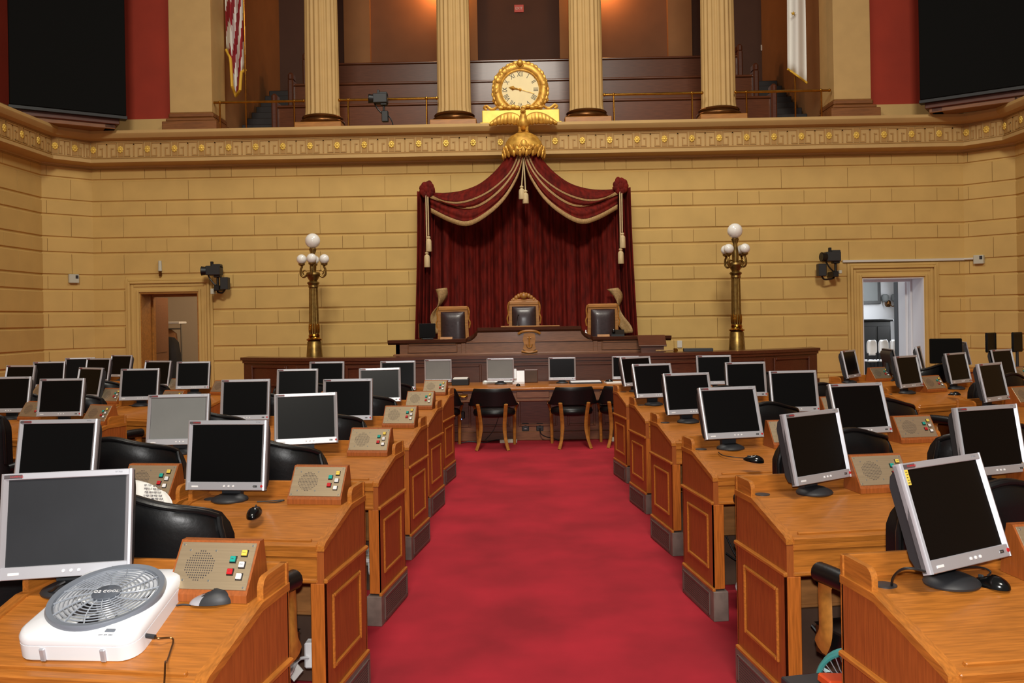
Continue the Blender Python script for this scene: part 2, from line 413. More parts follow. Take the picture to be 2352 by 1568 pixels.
# ---- cloakroom: rack of coats
t=thing('coat_rack','chrome coat rack with a white shelf seen through the left doorway','coat rack',(RKX,18.3,0))
b=MB()
for x in (-.24,.24): b.cyl((x,0,0),(x,0,RKZ),.018,n=10)
b.cyl((-.24,0,RKZ-.12),(.24,0,RKZ-.12),.015,n=10); b.box(-.27,-.20,-.25,.25,.0,.04); b.box(.20,.27,-.25,.25,.0,.04); b.build('frame','screw',t)
b=MB(); b.box(-.28,.28,-.2,.2,RKZ-.02,RKZ+.03,0,.01); b.build('shelf','white',t)
def coat_on(x,m,label,dz=0):
    b=MB(); N=14
    prof=[(.03,1.40),(.10,1.38),(.20,1.30),(.22,1.1),(.23,.8),(.25,.5),(.25,.45)]
    b.lathe(prof,24,0,None,.12,7)
    tag(b.build('hanging_coat',m,None,(RKX+x,18.3,RKZ-.12-1.40),(0,0,.3+x*3)),label,'coat','coats on the cloakroom rack')
    return
coat_on(-.06,'coat2','brown coat hanging on the rack in the left doorway'); 
b=MB(); b.lathe([(.03,1.40),(.12,1.38),(.2,1.28),(.24,1.0),(.26,.5),(.26,.3)],24,0,None,.12,6)
tag(b.build('hanging_coat','coat',None,(RKX+.10,17.98,RKZ-1.68)),'long black coat hanging nearest in the left doorway','coat','coats on the cloakroom rack')
# ---- anteroom: dark cabinet, white chairs, wall sconce, picture
SBZ=at(2004,738,19.4).z
t=thing('sideboard','black upright cabinet seen through the right doorway','cabinet',(at(2004,733,19.4).x,19.4,0))
b=MB(); b.box(-.34,.30,-.25,.25,.0,SBZ,0,.01); b.build('body','black',t)
b=MB(); b.box(-.38,.34,-.3,.27,SBZ,SBZ+.05,0,.01); b.build('top','glossblack',t)
b=MB(); b.box(-.31,-.03,-.262,-.25,.1,SBZ-.1,0,.008); b.build('door','black',t); b=MB(); b.box(0,.27,-.262,-.25,.1,SBZ-.1,0,.008); b.build('door','black',t)
for i,(x,w) in enumerate(((at(2003,812,18.3).x,'leftmost'),(at(2030,812,18.3).x,'middle'),(at(2056,812,18.3).x,'rightmost'))):
    t=thing('side_chair',f'white-backed chair seen low in the right doorway, {w} of three','chair',(x,18.3,0),0,'white chairs beyond the right doorway')
    b=MB(); b.grid(lambda u,v:((u-.5)*.21*(1-.35*(2*v-1)**4),.03*sin(pi*u),.80+.32*v),8,8); b.build('backrest','white',t,thick=.02)
    b=MB(); b.box(-.10,.10,-.05,.3,.66,.70,0,.015); b.build('seat','white',t)
    for sx in (-1,1):
        for y in (0,.3):
            b=MB(); b.cyl((sx*.09,y if y else -.01,0),(sx*.085,y if y else .0,.67 if y else .85),.013,n=8); b.build('leg','black',t)
t=thing('wall_sconce','two-arm wall sconce with grey shades in the right room','wall lamp',at(2040,697,20.6))
b=MB(); b.ball((0,-.03,0),.06,0,None,12,8,(1,.5,1.4)); b.build('backplate','bronze',t)
for s in (-1,1):
    b=MB(); b.tube(smoothpts([(0,-.05,0),(s*.06,-.1,-.07),(s*.11,-.1,-.03),(s*.11,-.1,.04)]),.012,8); b.build('arm','bronze',t)
    b=MB(); b.lathe([(.03,.04),(.07,.07),(.085,.14),(.075,.2),(.04,.22)],16,0,Matrix.Translation((s*.11,-.1,0))); b.build('lamp_shade','shade',t)
t=thing('picture_frame','dark framed picture high on the wall beyond the right doorway','picture',at(1988,650,20.56))
b=MB(); b.box(-.34,.34,-.04,0,-.5,.5,0,.01); b.build('frame','black',t)
b=MB(); b.box(-.26,.26,-.045,-.03,-.42,.42); b.build('print','shade',t)
# ================================================================== UPPER LEVEL
GZ=5.21
b=MB(); b.box(-8.6,8.6,WY+.28,21.3,5.05,5.2); struct(b.build('floor_gallery','gal_dark'))
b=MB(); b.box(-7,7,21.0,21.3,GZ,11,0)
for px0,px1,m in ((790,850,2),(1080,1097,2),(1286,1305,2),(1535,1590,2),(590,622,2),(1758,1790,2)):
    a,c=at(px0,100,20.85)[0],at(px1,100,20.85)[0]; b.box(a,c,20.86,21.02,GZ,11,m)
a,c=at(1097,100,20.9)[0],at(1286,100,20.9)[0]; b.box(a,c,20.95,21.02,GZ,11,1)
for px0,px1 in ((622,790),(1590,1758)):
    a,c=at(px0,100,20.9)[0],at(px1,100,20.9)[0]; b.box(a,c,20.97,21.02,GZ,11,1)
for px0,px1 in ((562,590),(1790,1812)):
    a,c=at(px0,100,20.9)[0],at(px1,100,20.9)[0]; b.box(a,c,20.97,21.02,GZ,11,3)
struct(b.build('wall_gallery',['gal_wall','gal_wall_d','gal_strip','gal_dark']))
b=MB(); b.box(-7,7,WY+.1,21.3,10.8,11); struct(b.build('ceiling_gallery','gal_wall'))
# square piers, red walls
for s,side in ((-1,'left'),(1,'right')):
    x_in=6.02 if s>0 else -5.62
    pa=at(388,150,WY+.1)[0] if s<0 else at(1915,150,WY+.1)[0]
    pb=at(485,150,WY+.1)[0] if s<0 else at(2000,150,WY+.1)[0]
    lo,hi=min(pa,pb),max(pa,pb)
    t=thing('square_pier',f'cream square pier with wooden base beside the {side} red wall','pillar',((lo+hi)/2,WY+.45,GZ))
    w=(hi-lo)/2
    b=MB(); b.box(-w,w,-.35,.4,.42,5.55,0,.01); b.build('shaft','plaster_t',t)
    b=MB(); b.box(-w-.10,w+.12,-.48,.45,0,.24,0,.01); b.box(-w-.05,w+.07,-.43,.43,.24,.31,0,.02); b.box(-w-.02,w+.03,-.39,.42,.31,.42,0,.03); b.build('base','pier_wood',t)
    xo=lo if s<0 else hi
    b=MB()
    rx0,rx1=(xo-1.6,xo) if s<0 else (xo,xo+1.6)
    b.box(rx0,rx1,WY+.2,WY+.4,GZ+.32,11,1); b.box(rx0,rx1,WY+.12,WY+.4,GZ,GZ+.32,0)
    struct(b.build('wall_upper_'+side,['plaster_t','redwall'])); b=MB()
    d0=(s*HX,WY+.3); d1=(s*(SX+.3),DY+.0)
    sa,sb=(d1,d0) if s<0 else (d0,d1)
    thickwall(b,sa,sb,GZ,GZ+.32,.2,0); thickwall(b,sa,sb,GZ+.32,11,.18,1); struct(b.build('wall_upper_corner_'+side,['plaster_t','redwall'])); b=MB()
    sa,sb=((-SX-.3,-1.5),(-SX-.3,DY)) if s<0 else ((SX+.3,DY),(SX+.3,-1.5))
    thickwall(b,sa,sb,GZ,GZ+.32,.2,0); thickwall(b,sa,sb,GZ+.32,11,.18,1)
    struct(b.build('wall_upper_side_'+side,['plaster_t','redwall']))
    # gallery end wall behind the pier with sloped stair wall
    b=MB(); xi=hi-.05 if s<0 else lo+.05
    b.box(min(xi,xi-s*-.25),max(xi,xi-s*-.25),WY+.97,21,GZ,10.8,0)
    struct(b.build('wall_gallery_'+side,'gal_strip'))
# display boards
for s in (-1,1):
    if s<0: pR=at(288,130,15.45); pL=at(20,130,14.45)
    else: pL=at(2111,130,15.45); pR=at(2380,130,14.45)
    z0=5.44; c=(pL+pR)/2; d=Vector((pR.x-pL.x,pR.y-pL.y,0)); L=d.length
    t=thing('display_board',('black display board hung over the left' if s<0 else 'black display board hung over the right')+' corner cornice','display board',(c.x,c.y,z0),math.atan2(d.y,d.x))
    b=MB(); b.box(-L/2,L/2,0,.14,0,5.0,0,.01); b.build('screen','dullblack',t)
    b=MB(); b.box(-L/2-.02,L/2+.02,.02,.2,-.06,0.0,0,.005); b.build('bottom_rail','black',t)
    b=MB(); b.box(-L/2+.06,L/2-.1,.1,.5,-.15,-.05,0,.01); b.box(-L/2+.12,L/2-.16,.14,.5,-.23,-.13,1,.01); b.build('ledge',['walnut_d','pier_wood'],t)
    for x in (-L/2+.25,L/2-.25):
        b=MB(); b.box(x-.1,x+.1,.14,.45,-.23,-.1,0,.02); b.build('bracket','walnut_d',t)
# benches in the gallery
for i,(Y,z0,z1,x,w) in enumerate(((17.5,GZ,6.02,5.0,'front'),(18.6,6.1,6.75,4.95,'middle'),(19.7,6.82,7.50,4.9,'rear'))):
    t=thing('gallery_bench',f'long brown wooden gallery bench behind the columns, {w} of three','bench',(0,Y,z0),0,'gallery benches')
    h=z1-z0
    b=MB(); b.box(-x,x,0,.07,.05,h,0,.008)
    b.build('backrest','gal_wood',t)
    b=MB(); b.box(-x-.02,x+.02,-.03,.10,h,h+.05,0,.015); b.build('cap_rail','gal_wood',t)
    b=MB(); b.box(-x,x,.1,.95,.02,.07 if i else .07,0,.01); b.build('seat','gal_dark',t)
    for s in (-1,1):
        b=MB(); b.box(s*x-.06,s*x+.06,-.1,.3,0,h+.14,0,.03); b.box(s*x-.06,s*x+.06,-.1,.15,h+.1,h+.28,0,.04); b.build('bench_end','walnut_d',t)
b=MB()
for i,(y,z) in enumerate(((18.05,6.1),(19.15,6.82))): b.box(-5,5,y,y+2.9-i*.9,GZ,z)
struct(b.build('floor_tiers','gal_dark'))
for s,side in ((-1,'left'),(1,'right')):
    b=MB()
    for k in range(9): b.box(s*5.1,s*5.72,16.95+k*.33,17.0+(k+1)*.33+.1,GZ,GZ+.12+k*.2,0,.01)
    tag(b.build('gallery_stairs','gal_dark'),f'dark carpeted stairs at the {side} end of the gallery','stairs')
# fluted columns
colX=[at(739,150,16.45)[0],at(1042,150,16.45)[0],at(1345,150,16.45)[0],at(1649,150,16.45)[0]]
col0=None
for i,(x,w) in enumerate(zip(colX,('leftmost of the four, beside the striped flag','left of the gilt clock','right of the gilt clock','rightmost of the four, beside the white flag'))):
    lab=f'cream fluted column {w}'
    if col0 is None:
        t=col0=thing('fluted_column',lab,'column',(x,16.45,GZ),0,'gallery columns')
        b=MB(); b.lathe([(.33,.36),(.325,.41),(.318,.46),(.315,1.5),(.30,3.5),(.28,5.6)],160,0,None,.085,20); b.build('shaft','plaster_t',t,ang=60)
        b=MB(); b.lathe([(.36,.19),(.405,.205),(.42,.24),(.41,.27),(.375,.285),(.36,.30),(.375,.315),(.385,.335),(.37,.355),(.33,.37)],40); b.build('base_ring','bronze',t,ang=60)
        b=MB(); b.box(-.43,.43,-.43,.43,0,.19,0,.01); b.build('plinth','tan_wood',t)
    else: dup(col0,(x,16.45,GZ),0,lab)
# brass rails between piers and columns
px_r=[((487,238),(697,230),[(505,0),(676,0)],'between left pier and leftmost column'),((780,227),(1003,219),[(800,0),(980,0)],'left of the clock, behind the black camera'),
      ((1388,212),(1612,210),[(1410,0),(1590,0)],'right of the clock between two columns'),((1690,208),(1905,207),[(1715,0),(1887,0)],'between rightmost column and right pier')]
for (a,c,posts,w) in px_r:
    A=at(a[0],a[1],16.2); Cc=at(c[0],c[1],16.2); z=(A.z+Cc.z)/2
    t=thing('brass_railing',f'thin brass railing on the ledge {w}','railing',((A.x+Cc.x)/2,16.2,GZ),0,'brass railings along the gallery')
    h=.62; hw=(Cc.x-A.x)/2
    b=MB(); b.cyl((-hw,0,h),(hw,0,h),.024,n=12); b.ball((-hw,0,h),.032,0,None,10,8); b.ball((hw,0,h),.032,0,None,10,8); b.build('handrail','brass',t)
    for p,_ in posts:
        x=at(p,250,16.2)[0]-(A.x+Cc.x)/2
        b=MB(); b.cyl((x,0,0),(x,0,h),.017,n=10); b.ball((x,0,h),.034,0,None,10,8); b.lathe([(.04,0),(.04,.012),(.02,.03)],12,0,Matrix.Translation((x,0,0))); b.build('post','brass',t)
# small things on the gallery walls
tag((lambda b:(b.box(-.11,.11,-.02,0,-.09,.09,0,.005),b.text('EXIT',.085,Matrix.Translation((0,-.0205,0))@FRONT,1),b.build('exit_sign',['exit_red','offwhite'],None,at(1192,20,20.94)))[2])(MB()),'small dim red sign high on the gallery back wall','sign')
tag((lambda b:(b.box(-.06,.06,-.02,0,-.07,.07,0,.006),b.build('light_switch','offwhite',None,at(1753,110,20.96)))[1])(MB()),'small pale switch plate on the dark gallery wall, right','switch plate')
# ---- clock
CK=at(1195,207,15.85)
t=thing('gilt_clock','round gilt clock with Roman numerals standing on the ledge','clock',(CK.x,15.85,CK.z))
b=MB(); b.cyl((0,-.04,0),(0,.10,0),.36,n=48); b.build('dial','dial',t)
b=MB()
R0=.425
b.tube([(cos(q*pi/32)*R0,.02,sin(q*pi/32)*R0) for q in range(64)],.095,12,0,None,True)
b.tube([(cos(q*pi/32)*.352,-.05,sin(q*pi/32)*.352) for q in range(64)],.016,8,0,None,True)
rr=random.Random(3)
for q in range(40):
    for ring,rad in ((0,.37),(1,.43),(2,.49)):
        a=q*2*pi/40+ring*.08; k=rr.uniform(.75,1.35)
        b.ball((cos(a)*rad,-.045+(.02 if ring!=1 else -.015)+rr.uniform(-.012,.012),sin(a)*rad),.034*k,0,None,7,5,(1.0,.5,1.4),Matrix.Rotation(-a+rr.uniform(-.6,.6),4,'Y'))
b.ball((0,-.09,.47),.06,0,None,10,8)
b.build('frame','gilt',t)
NUM=['XII','I','II','III','IIII','V','VI','VII','VIII','IX','X','XI']
for k,s in enumerate(NUM):
    a=-k*pi/6
    b=MB(); b.text(s,.125,Matrix.Rotation(-a,4,'Y')@Matrix.Translation((0,-.043,.277))@FRONT@Matrix.Diagonal((.72,1.0,1,1)),0); b.build('numeral','numeral',t)
b=MB(); b.mesh([(.02,-.05,-.012),(-.10,-.05,-.014),(-.135,-.05,-.04),(-.215,-.05,0.0),(-.135,-.05,.04),(-.10,-.05,.014),(.02,-.05,.012)],[tuple(range(7))],0,Matrix.Rotation(radians(12),4,'Y')); b.ball((0,-.05,0),.022); b.build('hour_hand','gilt',t,thick=.006)
b=MB(); b.box(-.05,.27,-.056,-.052,-.004,.004,0,0,Matrix.Rotation(radians(17),4,'Y')); b.build('minute_hand','gilt',t)
zb=GZ-CK.z
b=MB(); b.box(-.70,.70,-.1,.2,zb,zb+.27,0,.012); b.box(-.74,.74,-.12,.22,zb,zb+.05,0,.01); b.build('pedestal','gilt_box',t)
for s in (-1,1):
    b=MB(); pts=smoothpts([(s*.62,0,zb+.30),(s*.66,0,zb+.34),(s*.62,0,zb+.37),(s*.57,0,zb+.33),(s*.5,0,zb+.31),(s*.42,0,zb+.36),(s*.40,0,zb+.46),(s*.46,0,zb+.50),(s*.49,0,zb+.46),(s*.45,0,zb+.44)],5); b.tube(pts,.026,8); b.build('scroll','gilt',t)
b=MB()
for s in (-1,1):
    for k in range(5): b.ball((s*(.06+.075*k),-.1,zb+.31+.02*(k%2)),.045,0,None,8,6,(1.2,.7,.8))
b.build('garland','gilt',t)
# ---- flags
def flag(name,lab,px_top,px_bot,Y,poleP,us):
    t=thing(name,lab,'flag',at(poleP[1][0],poleP[1][1],Y))
    o=t.location
    a=at(*poleP[0],Y)-o; top=Vector(a)*3.6
    b=MB(); b.tube([Vector((0,0,0)),top],.016,10); b.build('flagpole','brass',t)
    return t,o
t,o=flag('striped_flag','striped red and white flag with gold fringe hanging by the left pier','','',16.75,((563,160),(566,300)),True)
def flb(u):
    K=[(0,112),(.22,132),(.30,196),(.5,219),(.70,205),(.76,164),(1,158)]
    for (a,c),(d,e) in zip(K[:-1],K[1:]):
        if u<=d: return c+(e-c)*(u-a)/(d-a)
    return 158
def fl(u,v):   # u across the folds, v down
    xl=518+ (8 if v>.5 else 0)*0; 
    x0=511+ 12*v; x1=560+8*v
    px=x0+(x1-x0)*u-3; py=-330+v*(330+flb(u))
    p=at(px,py,16.75+.09*sin(u*13+v*1.5)); return p-o
b=MB(); b.grid(fl,39,30)
for f in b.bm.faces:
    c=f.calc_center_median(); q=at(537,100,16.75)-o
    f.material_index=0
NU=39
b.bm.faces.ensure_lookup_table()
for j in range(30):
    for i in range(NU):
        b.bm.faces[j*NU+i].material_index=int((i*1.0+j*2.1+40)//7.5)%2
ob=b.build('flag_cloth',['flag_r','flag_w'],t,thick=.008)
b=MB(); b.tube([fl(i/30,1)+Vector((0,-.015,-.02)) for i in range(31)],.028,6); b.build('fringe','fl_gold',t)
t,o=flag('white_flag','white flag with gold fringe hanging by the right pier','','',16.75,((1826,175),(1827,270)),False)
def fw(u,v):
    x0=1806; x1=1844+8*v*(1-.2*u)
    px=x0+(x1-x0)*u+3*v; py=-330+v*(488+32*u)
    return at(px,py,16.7+.07*sin(u*8+.6*v))-o
b=MB(); b.grid(fw,28,20); b.build('flag_cloth','flag_w',t,thick=.008)
b=MB(); b.tube([fw(i/20,1)+Vector((0,-.015,-.01)) for i in range(21)],.02,6); b.build('fringe','fl_gold',t)
b=MB(); q=at(1822,31,16.6)-o
b.mesh([(cos(k*pi/5+pi/2)*(.045 if k%2==0 else .019)+q.x,q.y,sin(k*pi/5+pi/2)*(.045 if k%2==0 else .019)+q.z) for k in range(10)],[tuple(range(10))]); b.build('star','fl_gold',t,thick=.02)
# ================================================================== MEMBERS' DESKS
W2=.40      # half width of one desk
LEDGE=.905
def make_desk(lab):
    t=thing('desk',lab,'desk',(0,0,0),0,'members desks')
    b=MB(); a=W2-.032
    b.prism([(.012,.787),(.0,.80),(.004,.812),(.02,.818),(.33,.898),(.345,.903),(.345,.885),(.33,.878)],-a,a,'x')
    b.box(-a,a,.346,.535,.885,.904,0,.004)
    b.build('desk_top','oak_x',t)
    b=MB(); T=Matrix.Translation((0,.006,.808))@Matrix.Rotation(math.atan2(.08,.31),4,'X')
    b.box(-a+.03,a-.03,.016,.034,.004,.019,0,.003,T); b.box(-a-.005,a+.005,-.016,.016,-.02,.011,0,.004,T); b.box(-a-.005,a+.005,-.006,.02,.762,.79,0,.004)
    b.build('front_lip','oak_x',t)
    b=MB(); b.box(-a-.001,a+.001,.003,.03,.672,.768,0,.002); b.box(-a-.004,a+.004,-.006,.022,.655,.675,0,.006); b.build('drawer_front','oak_x',t)
    prof=[(0,.18),(0,.795),(.02,.812),(.345,.896),(.535,.896),(.535,.18)]
    for s in (-1,1):
        b=MB(); xo=s*W2; xi=s*(W2-.03)
        lo,hi=min(xo,xi),max(xo,xi)
        b.prism(prof,lo,hi,'x',0)
        # mouldings on the outer face
        e=s*.012
        def ob(y0,y1,z0,z1,mi=1,bv=.004,k=1): b.box(min(xo-s*.005,xo+e*k),max(xo-s*.005,xo+e*k),y0,y1,z0,z1,mi,bv)
        ob(-.004,.54,.655,.675,1,.005,1.2)
        for y0,y1,z0,z1 in ((.085,.105,.27,.585),(.43,.45,.27,.585),(.105,.43,.27,.292),(.105,.43,.565,.585)): ob(y0,y1,z0,z1,2,.006,.7)
        ob(-.004,.54,.165,.185,1,.004,1.1)
        b.build('side_panel',['oak_red','oak_y','oak_y'],t)
        b=MB(); lo2,hi2=(hi-.0,hi+.005) if s>0 else (lo-.005,lo)
        b.prism([(-.006,.79),(-.004,.81),(.02,.824),(.345,.910),(.54,.910),(.54,.885),(.345,.885),(.02,.798)],lo-.004,hi+.004,'x'); b.build('edge_moulding','oak_y',t)
        b=MB(); b.box(min(s*(W2-.06),s*W2),max(s*(W2-.06),s*W2),-.002,.03,.18,.656,0,.003); b.build('front_post','oak_z',t)
        b=MB(); x0,x1=sorted((s*(W2-.075),s*(W2+.012))); b.box(x0,x1,-.012,.545,0,.168,0,.003); p=b.build('plinth','slate',t)
        b=MB(); xg=s*(W2+.012)
        for k in range(9): b.box(min(xg,xg+s*.004),max(xg,xg+s*.004),.06,.50,.03+k*.0125,.0365+k*.0125,0)
        for y0,y1,z0,z1 in ((.05,.06,.022,.145),(.50,.51,.022,.145),(.05,.51,.14,.148),(.05,.51,.02,.028)): b.box(min(xg,xg+s*.006),max(xg,xg+s*.006),y0,y1,z0,z1,0)
        b.build('vent_grille','grille',p)
        # side rail with rounded corner
        b=MB(); r=.035; pts=[(.365,.905),(.365,.94)]+[(.365+r-r*cos(q*pi/12),.94+r*sin(q*pi/12)) for q in range(7)]+[(.54,.975),(.54,.905)]
        xr0,xr1=sorted((s*(W2-.004),s*(W2-.024))); b.prism(pts,xr0,xr1,'x'); b.build('side_rail','oak_y',t)
    b=MB(); b.box(-W2+.0,W2-.0,.525,.545,.17,.975,0,.003); b.build('back_panel','oak_x',t)
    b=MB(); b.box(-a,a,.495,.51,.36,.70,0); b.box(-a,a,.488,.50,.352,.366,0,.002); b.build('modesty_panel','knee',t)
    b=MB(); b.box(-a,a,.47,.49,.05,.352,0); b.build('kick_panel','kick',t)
    b=MB(); b.lathe([(.034,.904),(.034,.907),(.012,.909)],24,0,Matrix.Translation((-W2+.085,.43,0))); b.build('cable_grommet','charcoal',t)
    return t
# ------------------------------------------------------------------ monitor
def make_monitor(lab,screen='lcd',light=False):
    t=thing('monitor',lab,'monitor',(0,0,0),0,'members monitors')
    b=MB(); b.lathe([(.084,0),(.086,.006),(.081,.014),(.06,.024),(.045,.03)],40,0,Matrix.Diagonal((1,.92,1,1))); b.build('stand_base','charcoal',t)
    b=MB(); b.prism([(-.045,.02),(.045,.02),(.052,.15),(.045,.21),(-.045,.21),(-.052,.15)],-.012,.022,'y',0,Matrix.Translation((0,.03,0))); b.build('stand_neck','charcoal',t)
    w,h=.1925,.16
    b=MB(); b.prism([(-.03,-h+.01),(-.03,h-.01),(.0,h-.03),(.012,h-.06),(.012,-h+.05),(0,-h+.02)],-w+.004,w-.004,'x'); 
    b.box(-w,w,-.040,-.018,-h,h,0,.004); hs=b.build('housing','charcoal',t,(0,.006,.258))
    b=MB(); sx,sz0,sz1=.169,-.122,.140
    # frame bars; side bars slope inward
    F=-.048
    b.prism([(-w,-.022),(-w,F+.006),(-w+.003,F),(-w+.010,F-.003),(-sx-.002,F+.008),(-sx+.002,-.036)],-h,h,'z'); b.prism([(w,-.022),(w,F+.006),(w-.003,F),(w-.010,F-.003),(sx+.002,F+.008),(sx-.002,-.036)],-h,h,'z')
    b.box(-w+.004,w-.004,F-.001,-.022,sz1,h,0,.002); b.box(-w+.004,w-.004,F-.001,-.022,-h,sz0,0,.002)
    bz=b.build('bezel','silver',t,(0,.006,.258))
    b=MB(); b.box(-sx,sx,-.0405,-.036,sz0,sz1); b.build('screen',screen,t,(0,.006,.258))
    b=MB(); b.box(-.183,-.130,F-.003,F,.1435,.1555,0,.001)
    b.text('COMPAQ',.0088,Matrix.Translation((-.146,F-.0034,.1495))@FRONT,1);
    b.build('badge',['badge','redtxt'],bz); b=MB(); b.text('TFT7020',.006,Matrix.Translation((.150,F-.0012,.151))@FRONT); b.build('model_mark','greytxt',bz)
    for x in (-.002,.020,.042):
        b=MB(); b.lathe([(.005,0),(.0045,.0025),(.001,.003)],12,0,Matrix.Translation((x,F-.001,-.141))@Matrix.Rotation(pi/2,4,'X')); b.build('button','white_b',bz)
    b=MB(); b.box(-.160,-.128,F-.0025,F,-.147,-.139,0,.001); b.build('logo_plate','white_b',bz)
    b=MB(); b.lathe([(.0065,0),(.006,.002),(.002,.0025)],14,0,Matrix.Translation((.178,F-.001,-.141))@Matrix.Rotation(pi/2,4,'X'))
    b.build('power_button','redtxt',bz)
    b=MB(); b.box(.138,.156,F-.002,F,-.146,-.137,0,0,None); b.box(.136,.150,F-.0024,F,-.1435,-.1400,1,0)
    b.build('sticker',['charcoal','screw'],bz)
    return t
def tilt(t,deg):
    P=Vector((0,.03,.15)); R=Matrix.Rotation(-radians(deg),4,'X')
    for n in ('housing','bezel','screen'):
        c=kid(t,n); v=Vector((0,.006,.207))-P; c.location=P+R@v; c.rotation_euler=R.to_euler()
# ------------------------------------------------------------------ voting console
def make_console(lab):
    t=thing('voting_console',lab,'voting console',(0,0,0),0,'voting consoles')
    hw=.128
    b=MB(); b.prism([(0,0),(0,.022),(.006,.03),(.098,.160),(.125,.160),(.155,.02),(.155,0)],-hw,hw,'x',0); b.build('cabinet','oak_red',t)
    th=math.atan2(.130,.092); L=.1593
    T=Matrix.Translation((0,.006,.03))@Matrix.Rotation(th,4,'X')        # local x right, y up the plate, z out (towards viewer)
    b=MB(); b.box(-hw+.006,hw-.006,.006,L-.008,-.001,.003,0,.0008,T); pl=b.build('face_plate','brushed',t)
    b=MB()
    for j in range(13):
        for i in range(13):
            x=(i-6)*.0072; y=(j-6)*.0075
            if x*x+y*y<.0465**2: b.cyl((x-.045,y+.078,.0028),(x-.045,y+.078,.0034),.0021,n=7,T=T)
    b.build('speaker_grille','fan_hole',pl)
    b=MB()
    for x,y in ((-hw+.016,.014),(hw-.016,.014),(-hw+.016,L-.017),(hw-.016,L-.017),(-.087,.125),(-.003,.125),(-.003,.032),(-.087,.032)): b.cyl((x,y,.003),(x,y,.0045),.0032,n=10,T=T)
    b.build('screws','screw',pl)
    for x,y,m,tx in ((.092,.118,'yel_b','PAGE'),(.060,.098,'teal_b','YEA'),(.092,.082,'white_b','SPEAK'),(.060,.060,'red_b','NAY'),(.092,.046,'white_b',None)):
        b=MB(); b.box(x-.0105,x+.0105,y-.0105,y+.0105,.002,.006,1,0,T); b.box(x-.0085,x+.0085,y-.0085,y+.0085,.006,.013,0,.0015,T)
        if tx: b.text(tx,.0045,T@Matrix.Translation((x,y,.0131)),2)
        b.build('button',[m,'black','darktxt'],t)
    return t
# ------------------------------------------------------------------ swivel armchair
def make_chair(lab):
    t=thing('armchair',lab,'chair',(0,0,0),0,'swivel armchairs')
    def rim(u): return .565+.53*1  # unused
    def topz(u): return 1.115+.05*math.exp(-(u*2.2)**2)-.04*abs(u)**6
    def yb(u,z): return -.30+.15*abs(u)**2.6-.05*(z-.5)/.6
    def surf(u,v,side):
        U=2*u-1; zt=topz(U); z=.50+(zt-.50)*v
        wdt=(.285+.035*v)*(1-.10*max(0,v-.85)/.15*abs(U)**4)
        th=.035*(sqrt(max(0,1-max(0,(v-.86)/.14)**2))*.8+.2)
        return Vector((U*wdt, yb(U,z)+side*th, z))
    b=MB(); n,m=20,14
    b.grid(lambda u,v:surf(u,v,-1),n,m); b.grid(lambda u,v:surf(u,v,1),n,m)
    b.grid(lambda u,v:surf(u,1,2*v-1),n,2); b.grid(lambda u,v:surf(u,0,2*v-1),n,2); b.grid(lambda u,v:surf(0,u,2*v-1),m,2); b.grid(lambda u,v:surf(1,u,2*v-1),m,2)
    bmesh.ops.remove_doubles(b.bm,verts=b.bm.verts,dist=.0008)
    bk=b.build('backrest','leather',t,ang=60)
    b=MB()
    b.tube([surf(i/24,.985,-1.05) for i in range(25)],.010,8)
    for s in (0,1): b.tube([surf(s,.4+.58*i/12,-1.0)+Vector((.004*(2*s-1),0,0)) for i in range(13)],.011,8)
    b.build('piping','leather',bk)
    b=MB()
    b.grid(lambda u,v:Vector(((2*u-1)*.31*(1-.16*(1-v)**2),-.26+.54*v,.505+.035*(1-(2*u-1)**4)*(1-(2*v-1)**4))),14,14)
    b.prism([(-.26,-.26),(.26,-.26),(.315,.10),(.32,.25),(.28,.285),(-.28,.285),(-.32,.25),(-.315,.10)],.40,.507,'z'); b.build('seat','leather',t,ang=60)
    for s in (-1,1):
        b=MB(); pts=smoothpts([(s*.302,.21,.70),(s*.302,.215,.64),(s*.318,.19,.58),(s*.338,.165,.50),(s*.335,.20,.44)],5)
        b.tube(pts,[.038]*3+[.033]*(len(pts)-3),8,0,None,False,True,(.40,1.25)); ar=b.build('arm','tan_wood',t)
        b=MB(); b.tube(smoothpts([(s*.285,-.17,.69),(s*.30,.0,.71),(s*.302,.14,.715),(s*.302,.245,.712)],5),[.03]*4+[.040]*12,14); b.ball((s*.302,.245,.712),.040,0,None,12,8,(1,.45,1)); b.build('armrest_pad','leather',ar)
    b=MB(); b.cyl((0,0,.16),(0,0,.40),.03,n=16); b.box(-.12,.12,-.12,.12,.37,.40,0,.01); b.build('pedestal','black',t)
    for k in range(4):
        a=.42+k*pi/2; T=Matrix.Rotation(a,4,'Z')
        b=MB(); b.prism([(0,.12),(0,.20),(.05,.20),(.20,.165),(.36,.155),(.365,.15),(.365,.092),(.355,.09),(.2,.10)],-.03,.03,'y',0,T@Matrix.Identity(4)); lg=b.build('leg','pale_wood',t)
        b=MB(); b.cyl((.325,0,.06),(.325,0,.092),.012,n=10,T=T); b.ball((.325,0,.03),.030,0,T,14,10); b.cyl((.325,-.016,.033),(.325,.016,.033),.032,n=14,T=T); b.build('caster','glossblack',lg)
    return t
